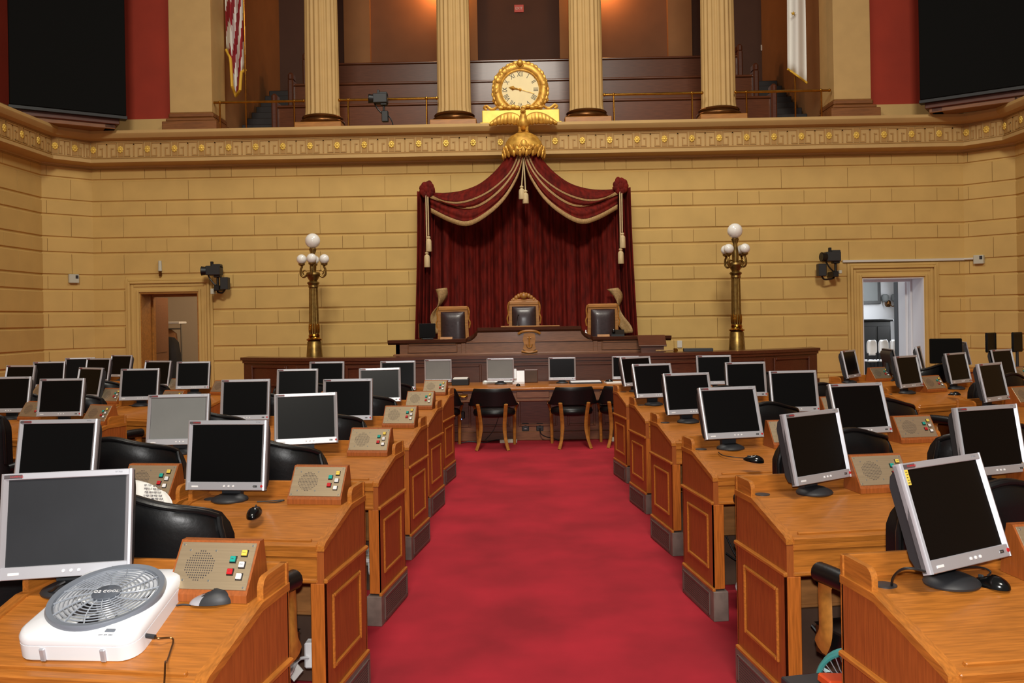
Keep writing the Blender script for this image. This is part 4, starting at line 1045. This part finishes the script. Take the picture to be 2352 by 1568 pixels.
for px,w in ((1025,'left'),(1386,'right')):
    p=at(px,770,13.55); simple('name_plate',f'tan name plate on the high desk before the {w} chair','name plate','tan_wood',(p.x,13.56,Zs),0,lambda b:b.prism([(-.03,0),(.03,0),(.005,.035),(-.005,.035)],-.095,.095,'x'),'name plates')
simple('blotter','tan desk pad on top of the raised middle of the high desk','desk pad','tan_wood',(.02,13.72,.60+.976),0,lambda b:b.box(-.46,.46,-.12,.13,0,.018,0,.004))
p=at(1188,735,13.7); t=thing('microphone','thin black gooseneck microphone before the middle chair','microphone',(p.x,13.74,.60+.976+.018))
b=MB(); b.lathe([(.04,0),(.035,.012),(.01,.016)],16); b.build('base','black',t); b=MB(); b.tube(smoothpts([(0,0,.01),(0,.01,.09),(.01,-.02,.15),(.02,-.06,.17)],5),.005,6); b.ball((.02,-.065,.17),.012,0,None,8,6); b.build('gooseneck','black',t)
p=at(1505,800,13.15); t=thing('lectern','dark wooden slanted lectern top at the right of the lower ledge','lectern',(p.x-.03,13.28,1.165),-.05)
b=MB(); b.prism([(-.10,.0),(.10,.0),(.10,.22),(-.10,.10)],-.17,.17,'x'); b.build('body','walnut_d',t); b=MB(); b.box(-.21,.21,-.15,.15,-.01,.012,0,.004,Matrix.Translation((0,0,.17))@Matrix.Rotation(math.atan(.6),4,'X')); b.build('slanted_top','walnut_d',t)
p=at(1515,800,13.05); t=thing('gavel','pale wooden gavel with brass band beside the lectern','gavel',(p.x+.14,13.06,1.165),.08)
b=MB(); b.cyl((-.20,0,.03),(.10,0,.03),.012,n=10); b.build('handle','fringe',t); b=MB(); b.cyl((.10,-.03,.03),(.10,.04,.03),.03,n=14); b.build('head','brass',t)
p=at(1603,800,13.3); simple('folder','long dark folder lying on the right end of the lower ledge','folder','charcoal',(p.x,13.30,1.165),-.12,lambda b:b.box(-.22,.22,-.10,.10,0,.045,0,.005))
p=at(1561,790,15.97); simple('wall_outlet','small cream outlet plate low on the wall by the right lamp','outlet','offwhite',p,0,lambda b:b.box(-.045,.045,-.012,.0,-.065,.065,0,.004))
# high-backed chairs
hc0=None
def high_chair(crest):
    b=MB()
    def fr(b):
        b.prism([(-.27,.55),(-.245,1.16),(.245,1.16),(.27,.55),(.215,.55),(.195,1.09),(-.195,1.09),(-.215,.55)],-.0,.06,'y',0)
        b.box(-.255,.255,-.01,.07,1.12,1.19,0,.018); 
        for s in (-1,1):
            b.tube(smoothpts([(s*.250,.03,1.17),(s*.272,.02,1.10),(s*.262,.02,1.0),(s*.285,.02,.94),(s*.27,.03,.86)],4),.014,8)
            b.tube([(s*.25,.03,0),(s*.25,.03,.56)],.03,8); b.tube([(s*.25,-.45,0),(s*.25,-.45,.62)],.03,8); b.box(s*.25-.03,s*.25+.03,-.48,.02,.62,.67,0,.012)
        b.box(-.25,.25,-.47,.03,.36,.42,0,.01)
    fr(b); return b
for px,py,Y,crest,lab in ((1040,703,14.65,0,'high-backed brown leather chair left of the middle seat'),(1203,690,14.75,1,'middle high-backed chair with a carved crest before the curtain'),(1384,697,14.65,0,'high-backed brown leather chair right of the middle seat')):
    p=at(px,py,Y); zt=1.19
    base=p.z-zt if not crest else p.z-1.19
    t=thing('high_backed_chair',lab,'chair',(p.x,Y,.60),(-.03 if px<1200 else .03)*(0 if crest else 1),'rostrum chairs')
    k=p.z-.60; sc=k/1.19
    high_chair(crest).build('frame','tan_wood',t)
    b=MB(); b.grid(lambda u,v:Vector(((2*u-1)*.20,-.02-.05*(1-(2*u-1)**4)*(1-(2*v-1)**6),.56+.545*v)),14,18); b.build('back_cushion','leather_br',t,ang=60,thick=.012)
    b=MB(); b.box(-.24,.24,-.46,.02,.42,.52,0,.03,None,3); b.build('seat_cushion','leather_br',t)
    if crest:
        b=MB()
        for q in range(9):
            a=(q-4)/4; b.ball((a*.17,.02,1.20+.075*(1-a*a)),.035,0,None,8,6,(1,.7,1))
        b.ball((0,.0,1.255),.05,0,None,10,8,(1.2,.8,.9)); b.box(-.22,.22,0,.05,1.17,1.21,0,.01); b.build('carved_crest','tan_wood',t)
    t.scale=(1,1,sc)
    bpy.context.view_layer.update()
# scale baked: chairs keep real proportions
for o in list(bpy.data.objects):
    if o.type=='EMPTY' and o.name.startswith('high_backed_chair') and abs(o.scale.z-1)>1e-4:
        s=o.scale.z
        for c in o.children: c.data.transform(Matrix.Diagonal((1,1,s,1)))
        o.scale=(1,1,1)
# ================================================================== CLERKS' TABLE
TY0,TY1,TZ=11.68,12.72,.79; TX=1.78
t=thing('clerks_table','long polished walnut table below the rostrum with four monitors','table',(0,TY0,0))
b=MB(); b.box(-TX-.05,TX+.05,-.03,TY1-TY0,TZ-.04,TZ,0,.012,None,2); b.build('table_top','oak_x',t)
b=MB(); b.box(-TX,TX,.03,TY1-TY0-.05,.62,TZ-.04); b.box(-TX-.01,TX+.01,.012,.05,.60,.63,0,.006); b.build('apron','walnut',t)
for x in (-1.30,-.47,.02,.53,1.30):
    w=.40 if abs(x)>1 else (.24)
    b=MB(); b.box(x-w+.02,x+w-.02,.012,.04,.645,.735,0,.006); dr_=b.build('drawer','walnut',t)
    if abs(x)>1:
        hx=-.92 if x<0 else 1.03
        b=MB(); b.tube(smoothpts([(hx-.05,.012,.69),(hx-.045,-.02,.68),(hx,-.028,.675),(hx+.045,-.02,.68),(hx+.05,.012,.69)],4),.010,8); b.box(hx-.065,hx+.065,.004,.013,.668,.708,0,.004); b.build('handle','brass',dr_)
b=MB(); b.box(-TX,TX,.55,.60,0,.62,0); 
for x0,x1 in ((-1.7,-.85),(-.72,-.30),(-.18,.36),(.50,.9),(1.0,1.7)): pframe(b,x0,x1,.20,.58,.55,None,0,.03)
b.box(-TX,TX,.525,.56,0,.13,0,.01); b.build('kneehole_panel','walnut',t)
for x in (-TX+.06,TX-.06):
    b=MB(); b.box(x-.06,x+.06,.03,TY1-TY0-.06,0,.62,0,.006); b.build('end_panel','walnut',t)
# outlets and cables below
for px,lab in ((1207,'left'),(1240,'right')):
    p=at(px,981,12.2); tt=thing('floor_outlet',f'dark outlet plate on the kneehole panel of the clerks table, {lab} one','outlet',(p.x,12.228,p.z),0,'outlets under the table')
    b=MB(); b.box(-.05,.05,-.012,0,-.055,.055,0,.01); b.build('plate','charcoal',tt)
    b=MB()
    for z in (-.022,.022): b.box(-.018,.018,-.016,-.010,z-.008,z+.008,0,.003)
    b.build('socket','screw' if px<1220 else 'black',tt)
for px,py,lab in ((1058,955,'left'),(1383,940,'right')):
    p=at(px,py,12.05); tt=thing('footswitch',f'small dark device with a glowing light under the table, {lab}','device',(p.x,12.17,p.z),0,'devices under the table')
    b=MB(); b.box(-.05,.05,-.03,.03,-.05,.05,0,.006); b.build('body','black',tt); b=MB(); b.ball((0,-.033,-.055),.009,0,None,8,6); b.build('light','cyan_led',tt)
cord('extension_cord','black cord curving from the right outlet under the clerks table',[at(1240,985,12.19),at(1243,996,12.12),at(1255,1003,12.1),at(1270,1006,12.1),at(1285,1012,12.1)],.008)
cord('extension_cord','dark cord lying behind the left clerk chair legs',[at(1050,1018,12.05),at(1080,1014,12.05),at(1110,1016,12.05),at(1140,1010,12.05),at(1165,1012,12.05)],.008)
cord('extension_cord','thin black cord hanging behind the left clerk chair',[at(1160,900,12.1),at(1150,940,12.12),at(1135,985,12.14),at(1115,1010,12.1)],.004)
p=at(1168,1014,12.1); simple('power_strip','beige power strip on the carpet under the clerks table','power strip','box_grey',(p.x,12.02,0),.05,lambda b:b.box(-.12,.12,-.03,.03,0,.05,0,.006))
p=at(1412,1016,11.9); simple('power_adapter','small pale adapter on the carpet by the right front desk','power adapter','box_grey',(p.x,12.0,0),0,lambda b:b.box(-.035,.035,-.03,.03,0,.06,0,.006))
for px,scr,yaw,lab in ((1006,'lcd_reflect',0,'leftmost of the four on the clerks table, painted grey reflection'),(1149,'lcd_reflect',0,'second from left on the clerks table, painted grey reflection, beside the telephone'),(1291,'lcd',-2,'third from left on the clerks table, dark screen'),(1437,'lcd',0,'rightmost of the four on the clerks table')):
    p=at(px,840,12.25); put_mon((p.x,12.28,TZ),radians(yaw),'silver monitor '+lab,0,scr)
t=thing('telephone','white office telephone on the clerks table','telephone',(at(1191,870,12.3).x,12.36,TZ),0)
b=MB(); b.prism([(-.09,0),(.09,0),(.09,.17),(.04,.18),(-.09,.03)],-.085,.085,'x'); b.build('base','white',t)
b=MB(); T=Matrix.Translation((0,-.005,.115))@Matrix.Rotation(math.atan2(.15,.13),4,'X'); b.box(.0,.07,-.08,.02,.0,.008,0,.002,T); b.build('keypad','charcoal',t)
b=MB(); b.box(-.075,-.025,-.09,.09,.01,.05,0,.015,T,2); b.build('handset','white',t)
p=at(1220,856,12.4); t=thing('speaker_box','grey-brown square speaker on the clerks table beside the telephone','speaker',(p.x,12.52,TZ),0)
b=MB(); b.box(-.095,.095,-.06,.06,0,.19,0,.006); b.build('cabinet','walnut_d',t); b=MB(); b.box(-.085,.085,-.065,-.058,.01,.175,0,.003); b.build('face','kick',t)
p=at(1057,868,12.2); t=thing('paper_tray','black tray holding white paper on the left of the clerks table','tray',(p.x,12.30,TZ),0)
b=MB(); b.box(-.12,.12,-.12,.12,0,.085,0,.006); b.build('tray','black',t); b=MB(); b.box(-.10,.10,-.11,.11,.085,.10,0,.002); b.build('sheets','paper',t)
def keyboard(px,lab,Y,rz,m='offwhite'):
    p=at(px,870,Y); t=thing('keyboard',lab,'keyboard',(p.x,Y,TZ),rz,'keyboards on the clerks table')
    b=MB(); b.prism([(-.08,0),(.08,0),(.08,.03),(-.08,.015)],-.225,.225,'x'); b.build('base',m,t)
    b=MB()
    for j in range(5):
        b.box(-.21,.21,-.062+j*.028,-.040+j*.028,.016+j*.0026,.026+j*.0026,0,.002)
    b.build('keys','white' if m=='charcoal' else 'screw',t)
keyboard(1145,'pale keyboard under the second monitor on the clerks table',12.50,0)
keyboard(1345,'black keyboard right of the third monitor on the clerks table',12.20,.07,'charcoal')
p=at(1410,868,12.2); simple('notepad','pale yellow notepad on the right of the clerks table','notepad','paper',(p.x,12.15,TZ),.12,lambda b:b.box(-.13,.13,-.09,.09,0,.02,0,.003))
p=at(1398,864,12.2); put_mouse((p.x,12.18,TZ+.02),radians(80),'black mouse lying on the pale notepad of the clerks table')
p=at(1190,877,11.95); put_mouse((p.x,11.93,TZ),0,'black mouse before the white telephone on the clerks table')
# clerks' chairs
def clerk_chair(lab):
    t=thing('side_armchair',lab,'chair',(0,0,0),0,'clerks chairs')
    b=MB(); N=24
    def R(u,z,s): 
        a=(2*u-1)*1.18; r=.33+.012*s+.03*(z-.58)/.2
        return Vector((r*sin(a)*1.02,.02-r*cos(a)*.86,z+ (.0)*abs(2*u-1)))
    zt=lambda u:.79-.0*abs(2*u-1)
    for s in (-1,1): b.grid(lambda u,v:R(u,.575+(.795-.575)*(v if abs(2*u-1)<.62 else v*(1-.9*min(1,(abs(2*u-1)-.62)/.30)**.7)),s*1.6),N,5)
    def zz(u,v): return .575+(.795-.575)*(v if abs(2*u-1)<.62 else v*(1-.9*min(1,(abs(2*u-1)-.62)/.30)**.7))
    b.grid(lambda u,v:R(u,zz(u,1)+.012*(1-(2*v-1)**2),1.6*(2*v-1)),N,4); b.grid(lambda u,v:R(u,.575,1.6*(2*v-1)),N,2)
    for e in (0,1): b.grid(lambda u,v:R(e,zz(e,u),1.6*(2*v-1)),4,2)
    bmesh.ops.remove_doubles(b.bm,verts=b.bm.verts,dist=.0008)
    b.build('backrest','leather',t,ang=60)
    b=MB(); b.lathe([(.24,.42),(.275,.435),(.285,.47),(.27,.505),(.2,.525),(.05,.53)],36,0,Matrix.Translation((0,.05,0))@Matrix.Diagonal((1,.92,1,1))); b.build('seat','leather',t,ang=60)
    for s in (-1,1):
        b=MB(); b.tube(smoothpts([(s*.21,-.30,0),(s*.17,-.245,.14),(s*.155,-.21,.30),(s*.17,-.24,.48),(s*.185,-.285,.60)],5),[.022]*8+[.026]*13,8,0,None,False,True,(1.1,.8)); b.build('leg','tan_wood',t)
        b=MB(); b.tube([(s*.25,.27,0),(s*.255,.26,.42)],[.020,.026],8); b.build('leg','tan_wood',t)
        b=MB(); b.tube(smoothpts([(s*.255,.25,.42),(s*.285,.21,.52),(s*.31,.10,.58)],4),.02,8); b.build('arm_post','tan_wood',t)
    return t
cc0=clerk_chair('black leather armchair with wooden legs left of centre at the clerks table'); p=at(1133,1030,11.4); cc0.location=(at(1136,1030,11.6).x,11.62,0); cc0.rotation_euler=(0,0,-.06)
dup(cc0,(at(1316,1028,11.6).x,11.66,0),.06,'black leather armchair with wooden legs right of centre at the clerks table')
dup(cc0,(at(1010,1030,11.7).x,11.70,0),.0,'clerks chair mostly hidden behind the left front desk')
dup(cc0,(at(1428,1028,11.7).x,11.70,0),.0,'clerks chair mostly hidden behind the right front desk')
# ================================================================== CANOPY
t=thing('canopy','dark red velvet canopy with gold trim hung on the back wall','canopy',(0,WY,0))
OX=Vector((0,WY,0))
CXW=at(1203,440,15.6).x
def cz(px,py,Y): 
    q=at(px,py,Y); return Vector((q.x-CXW,Y,q.z))
Uc=[(1172,348),(1155,372),(1130,400),(1098,424),(1060,438),(1022,443),(985,442)]
T1=[(1192,354),(1172,396),(1135,432),(1095,455),(1055,466),(1018,462),(986,447)]
T2=[(1197,357),(1184,390),(1156,430),(1118,463),(1085,477),(1050,474),(987,452)]
Lc=[(1200,358),(1188,399),(1158,449),(1118,486),(1075,508),(1035,500),(990,478)]
YT=[15.28,15.34,15.42,15.50,15.56,15.60,15.72]
YL=[15.20,15.08,15.02,15.06,15.18,15.34,15.64]
def crv(P,ys):
    return smoothpts([cz(px,py,15.6).xyz*1 if 0 else Vector((cz(px,py,y).x,y,cz(px,py,y).z)) for (px,py),y in zip(P,ys)],8)
mix=lambda k:[YT[i]*(1-k)+YL[i]*k for i in range(7)]
C4=[crv(Uc,mix(0)),crv(T1,mix(.35)),crv(T2,mix(.65)),crv(Lc,mix(1))]
def swag_pt(u,v,s):
    n=len(C4[0])-1; f=u*n; i=min(int(f),n-1); fr=f-i
    cs=[c[i].lerp(c[i+1],fr) for c in C4]
    g=v*3; j=min(int(g),2); h=g-j
    p=cs[j].lerp(cs[j+1],h)
    bul=sin(pi*h)*.075*min(1,u*6+.2)*min(1,(1-u)*5+.15)
    p=p+Vector((0,-bul,-bul*.35)); 
    p=p+Vector((0,.014*sin(v*34+u*3),0))
    return Vector((s*p.x+CXW,p.y-WY,p.z))
def topz_at(x):      # upper limit of the curtain behind the swag
    xs=[(-c.x,c.z) for c in C4[1]]
    for (a,za),(c,zc) in zip(xs[:-1],xs[1:]):
        if a<=x<=c: return za+(zc-za)*(x-a)/max(1e-6,c-a)
    return xs[-1][1] if x>xs[-1][0] else xs[0][1]
b=MB()
def bc(u,v):
    x=-1.72+3.44*u; zt=topz_at(abs(x)); z=.62+(zt-.62)*v
    y=-.17+.06*sin(x*15+1.2*sin(x*4))+.035*sin(x*33+1.3+.5*sin(x*7))+.02*sin(x*61)
    y*= (1-.25*v); return Vector((x*(1.02-.02*v)+CXW,y-.04,z))
b.grid(bc,240,16); b.build('back_curtain','velvet',t,ang=70,thick=.01)
for s in (-1,1):
    b=MB()
    def sc(u,v):
        z=.62+3.42*v; x0=1.93+.12*(1-v)**1.5; x1=1.60+.10*(1-v)
        x=x1+(x0-x1)*u; y=-.24-.03*sin(u*16+v)-.045*sin(u*31+2)+.10*(u-.2)*0
        return Vector((s*x+CXW,y,z))
    b.grid(sc,60,16); b.build('side_curtain','velvet',t,ang=70,thick=.01)
    b=MB(); b.grid(lambda u,v:swag_pt(u,v,s),50,48); b.build('swag','velvet',t,ang=70,thick=.012)
    b=MB()
    def off(c,dy,dz): return [Vector((s*q.x+CXW,q.y-WY+dy,q.z+dz)) for q in c]
    b.tube(off(C4[1],-.02,0),.016,6); b.tube(off(C4[2],-.03,0),.020,6)
    b.grid(lambda u,v:(lambda q:q+Vector((0,-.02,-.085*v)))(swag_pt(u,1,s)),60,2)
    b.build('gold_trim','fringe',t,thick=.012)
    # knot
    k=cz(981,436,15.62); kx=s*k.x+CXW
    b=MB(); rk=random.Random(5)
    b.ball((kx,-.36,k.z),.12,0,None,14,10,(1,.7,1))
    for q in range(9):
        a=q*.7; b.ball((kx+cos(a)*.08,-.40,k.z+sin(a)*.085),.065,0,None,8,6,(1,.6,1.1))
    b.ball((kx-s*.0-(.04 if s<0 else -.04),-.36,k.z+.09),.07,0,None,10,8,(.8,.6,1.2)); b.build('knot','velvet',t)
    # cord and tassels
    b=MB()
    xk=kx+s*.0
    for dx,zl in ((.015,3.20),(-.02,2.92)):
        b.tube([(xk+dx,-.42,k.z-.08),(xk+dx,-.40,zl+.02)],.012,6)
    b.build('tassel_cord','tassel',t)
    for dx,z in ((.015,3.18),(-.02,2.90)):
        b=MB(); b.lathe([(.012,.03),(.03,.02),(.035,0),(.022,-.02),(.04,-.035),(.05,-.06),(.055,-.24),(.05,-.25)],20,0,Matrix.Translation((xk+dx,-.41,z))); b.build('tassel','tassel',t)
    # gold lining ribbon
    b=MB()
    zt=at(1010 if s<0 else 1408,662,15.5).z
    X0=at(1013,680,15.5).x if s<0 else at(1408,680,15.5).x; X1=at(1000,740,15.5).x if s<0 else at(1438,750,15.5).x
    b.grid(lambda u,v:Vector((X0+(X1-X0)*(v**.8)+.05*sin(v*8)+(u-.5)*(.17*abs(cos(v*4))+.03),-.42-.05*sin(u*3+v*5),zt-.80*v+(u-.5)*.02)),4,20); b.build('lining_ribbon','fringe',t,thick=.01)
# centre tassels
for px,pyz,z1 in ((1198,366,430),(1207,366,440)):
    b=MB(); A=at(1203,362,15.2); Bq=at(px,z1,15.2); b.tube([A-OX,Bq-OX],.012,6); b.build('tassel_cord','tassel',t)
    b=MB(); b.lathe([(.012,.03),(.03,.02),(.035,0),(.022,-.02),(.04,-.035),(.05,-.06),(.055,-.20),(.05,-.21)],20,0,Matrix.Translation(Bq-OX)); b.build('tassel','tassel',t)
# gilt crown
kc=at(1203,352,15.42); kz=kc.z
b=MB(); Tk=Matrix.Translation((kc.x,15.42-WY,kz))
b.lathe([(.33,-.02),(.355,.02),(.35,.10),(.31,.20),(.24,.29),(.14,.345),(.03,.365)],40,0,Tk)
for q in range(20):
    a=q*2*pi/20; 
    for dz,rr_,sc_ in ((-.01,.355,(.5,.8,1.5)),(-.06,.37,(.4,.55,1.1)),(.06,.35,(.5,.7,1.0))):
        b.ball((kc.x+cos(a+dz*3)*rr_,15.42-WY+sin(a+dz*3)*rr_,kz+dz),.055,0,None,7,5,sc_,Matrix.Rotation(a,4,'Z')@Matrix.Rotation(.25,4,'Y'))
b.ball((kc.x,15.42-WY-.36,kz+.10),.06,0,None,10,8,(1,.6,1.3)); 
for s in (-1,1): b.tube(smoothpts([(kc.x,15.05-WY,kz+.05),(kc.x+s*.07,15.05-WY,kz+.0),(kc.x+s*.13,15.08-WY,kz+.04),(kc.x+s*.10,15.07-WY,kz+.08)],4),.02,6)
b.build('gilt_crown','gilt',t)
# eagle
ez=kz+.365
t=thing('eagle_statue','gilt eagle with spread wings standing on the canopy crown','statue',(kc.x,15.42,ez))
b=MB()
b.tube(smoothpts([(0,.02,.05),(0,0,.12),(0,-.04,.20),(0,-.06,.27),(0,-.05,.33)],4),[.05,.07,.085,.095,.10,.105,.105,.10,.095,.085,.075,.07,.065,.06,.055,.05,.045],14)
b.ball((0,-.07,.36),.055,0,None,12,8,(.9,1.15,1)); b.tube([(0,-.12,.365),(0,-.165,.355),(0,-.175,.335)],[.022,.016,.004],8)
b.prism([(-.05,.05),(.05,.05),(.09,-.02),(-.09,-.02)],.06,.10,'y')
b.build('body','gilt',t,ang=60)
for s in (-1,1):
    b=MB(); b.tube(smoothpts([(s*.04,-.02,.12),(s*.06,-.04,.06),(s*.06,-.02,0)],4),[.04]*4+[.028]*5,8)
    for q in (-1,0,1): b.tube([(s*.06,-.02,.015),(s*.06+q*.03,-.08,.005)],[.014,.008],6)
    b.build('leg','gilt',t)
    b=MB(); n=9
    up=smoothpts([(s*.06,.26),(s*.16,.33),(s*.28,.345),(s*.40,.31),(s*.50,.24),(s*.58,.155)],4)if 0 else None
    top=[(.05,.27),(.12,.33),(.22,.36),(.32,.35),(.42,.31),(.52,.24),(.60,.17)]
    bot=[(.05,.14),(.14,.15),(.22,.165),(.32,.17),(.42,.165),(.52,.16),(.60,.155)]
    tp=smoothpts([(a,0,c) for a,c in top],4); bt=smoothpts([(a,0,c) for a,c in bot],4)
    def wing(u,v):
        f=u*(len(tp)-1); i=min(int(f),len(tp)-2); q=tp[i].lerp(tp[i+1],f-i).lerp(bt[i].lerp(bt[i+1],f-i),v)
        return Vector((s*q.x,-.02-.12*u*u*0+.05*sin(u*2)-.03*sin(v*pi)+.010*sin(u*60)*v,q.z-.018*abs(sin(u*22))*v))
    b.grid(wing,48,8); b.build('wing','gilt',t,thick=.03)
# ================================================================== LAMP STANDARDS
def lamp_post(lab,loc,rot0,k,zg):
    t=thing('lamp_standard',lab,'lamp',loc,rot0,'brass lamp standards')
    H=zg-loc[2]     # height to centre of the top globe
    def Z(a): return H-a
    b=MB(); b.lathe([(.17,0),(.17,.05),(.15,.09),(.14,.45),(.115,Z(1.68)),(.10,Z(1.66)),(.10,Z(1.64))],32); b.build('pedestal','brass_d',t)
    b=MB(); b.lathe([(.10,Z(1.66)),(.125,Z(1.655)),(.13,Z(1.635)),(.10,Z(1.62)),(.088,Z(1.60)),(.095,Z(1.58)),(.085,Z(1.55))],32); b.build('collar','brass',t)
    b=MB(); b.lathe([(.083,Z(1.57)),(.082,Z(1.50)),(.078,Z(1.2)),(.072,Z(.78)),(.072,Z(.76))],96,0,None,.10,12); b.build('shaft','brass_d',t,ang=50)
    b=MB()
    for q in range(12): a=q*pi/6; b.ball((cos(a)*.078,sin(a)*.078,Z(1.46)),.02,0,None,8,6,(.7,.7,4.5))
    b.build('shaft_leaves','brass',t)
    b=MB(); b.lathe([(.07,Z(.79)),(.082,Z(.77)),(.078,Z(.74)),(.09,Z(.72)),(.105,Z(.70)),(.085,Z(.68)),(.06,Z(.67)),(.09,Z(.62)),(.12,Z(.56)),(.11,Z(.53)),(.05,Z(.51)),(.055,Z(.44)),(.05,Z(.35)),(.035,Z(.22)),(.05,Z(.18)),(.062,Z(.14)),(.05,Z(.12))],32); b.build('capital','brass_d',t)
    b=MB(); b.ball((0,0,Z(0)),.125,0,None,28,18); b.build('globe','globe',t)
    for q in range(4):
        a=q*pi/2; R=Matrix.Rotation(a,4,'Z')
        b=MB(); b.tube(smoothpts([(.08,0,Z(.55)),(.15,0,Z(.60)),(.20,0,Z(.56)),(.20,0,Z(.48)),(.175,0,Z(.42))],5),.018,8,0,R); b.tube(smoothpts([(.10,0,Z(.50)),(.14,0,Z(.49)),(.17,0,Z(.52)),(.15,0,Z(.56))],4),.012,6,0,R); b.lathe([(.02,Z(.42)),(.05,Z(.40)),(.055,Z(.375)),(.03,Z(.37))],16,0,R@Matrix.Translation((.185,0,0))); ar=b.build('arm','brass_d',t)
        b=MB(); b.ball((.185,0,Z(.305)),.083,0,R,22,14); b.build('globe','globe',ar)
    return t
LYY=14.45
for px,py,r0,w in ((718,553,.0-pi/2+.12,'left'),(1688,530,pi/4-.05,'right')):
    g=at(px,py,LYY); lamp_post(f'brass lamp standard with white globes {w} of the canopy',(g.x,LYY,.60),r0,1,g.z)
# ================================================================== WALL EQUIPMENT
def tvcam(lab,px,py,Y,s,gal=False):
    c=at(px,py,Y); t=thing('video_camera',lab,'camera',c,0,'remote video cameras')
    b=MB(); b.box(-.13*1,.13,-.10,.10,-.08,.09,0,.012); b.box(-.02,.13,-.08,.08,.05,.12,0,.01) ; b.build('body','cam_grey',t)
    b=MB(); b.cyl((-s*-.0-.13,-.05,0),(-.21,-.07,0),.075,.085,20); b.cyl((-.21,-.07,0),(-.215,-.071,0),.07,n=20,mi=1); b.build('lens',['black','lens'],t)
    b=MB(); b.box(-.06,-.015,-.03,.03,.08,.17,0,.006); b.build('tally_light','black',t)
    b=MB(); b.cyl((.06,0,-.08),(.06,0,-.26),.022); b.box(.0,.12,-.06,.06,-.12,-.07,0,.01); b.tube(smoothpts([(-.11,0,-.08),(-.06,0,-.17),(.0,0,-.24),(.05,.02,-.27)],5),.014,8); b.build('bracket','black',t)
    if not gal:
        ex=s*.19
        b=MB(); b.box(ex-.07,ex+.07,-.06,.08,-.34,-.12,0,.008); b.build('control_box','cam_grey',t)
        b=MB(); b.box(.0,.10,-.05,WY-Y,-.36,-.26,0,.01); b.tube(smoothpts([(ex,0,-.34),(ex-s*.06,.02,-.40),(.04,.05,-.38),(.03,.1,-.34)],5),.016,8); b.build('wall_mount','black',t)
        b=MB(); b.box(-.07-.0,-.01,-.02,.10,-.42,-.32,0,.006) if s>0 else b.box(.12,.17,-.02,.10,-.30,-.24,0,.006); b.build('connector','box_grey',t)
    else:
        b=MB(); b.box(.02,.14,-.05,.05,-.42,-.22,0,.01); b.lathe([(.12,GZ-c.z),(.11,GZ-c.z+.02),(.03,GZ-c.z+.04)],16,0,Matrix.Translation((.08,0,0))); b.tube(smoothpts([(.14,0,-.3),(.2,0,-.4),(.24,0,GZ-c.z+.02)],4),.012,6); b.build('tripod_head','black',t)
    return t
tvcam('black video camera on the wall by the left doorway',492,622,15.72,1)
tvcam('black video camera on the wall by the right doorway',1911,590,15.72,-1)
tvcam('black video camera on the gallery ledge left of the clock',874,228,16.02,1,True)
p=at(2244,597,15.6); q=at(2238,597,15.7)
A=at(1936,600,WY-.04); Bq=at(2196,597,WY-.04)
b=MB(); b.box(A.x,HX-.02,WY-.055,WY-.02,A.z-.02,A.z+.02); f_=.30; b.tube([(HX-.03,WY-.04,A.z),(HX+(SX-HX)*f_-.05,WY-(WY-DY)*f_-.03,A.z)],.02,6); tag(b.build('conduit','offwhite'),'cream cable conduit along the wall above the right doorway','conduit')
def wallbox(lab,px,py,s):
    f=.42 if s<0 else .30
    X=s*(HX+(SX-HX)*f); Y=WY-(WY-DY)*f; z=at(px,py,Y).z
    t=thing('junction_box',lab,'junction box',(X,Y,z),math.atan2(DY-WY,SX-HX)*s if 0 else (-s)*math.atan2(WY-DY,SX-HX)); 
    b=MB(); b.box(-.085,.085,-.09,-.015,-.08,.08,0,.008); b.build('box','box_grey',t); b=MB(); b.box(.02,.07,-.095,-.088,.0,.06,0,.003); b.build('window','charcoal',t)
wallbox('small grey junction box on the left corner wall',172,640,-1)
wallbox('small grey junction box at the end of the conduit, right corner wall',2245,596,1)
p=at(367,616,WY-.06); t=thing('wall_speaker','slim grey sounder mounted above the left doorway','sounder',(p.x,WY-.05,p.z))
b=MB(); b.cyl((0,0,-.05),(0,0,.14),.035,.03,14); b.build('body','box_grey',t); b=MB(); b.box(-.02,.02,-.02,.05,-.14,-.04,0,.006); b.build('bracket','bronze',t)
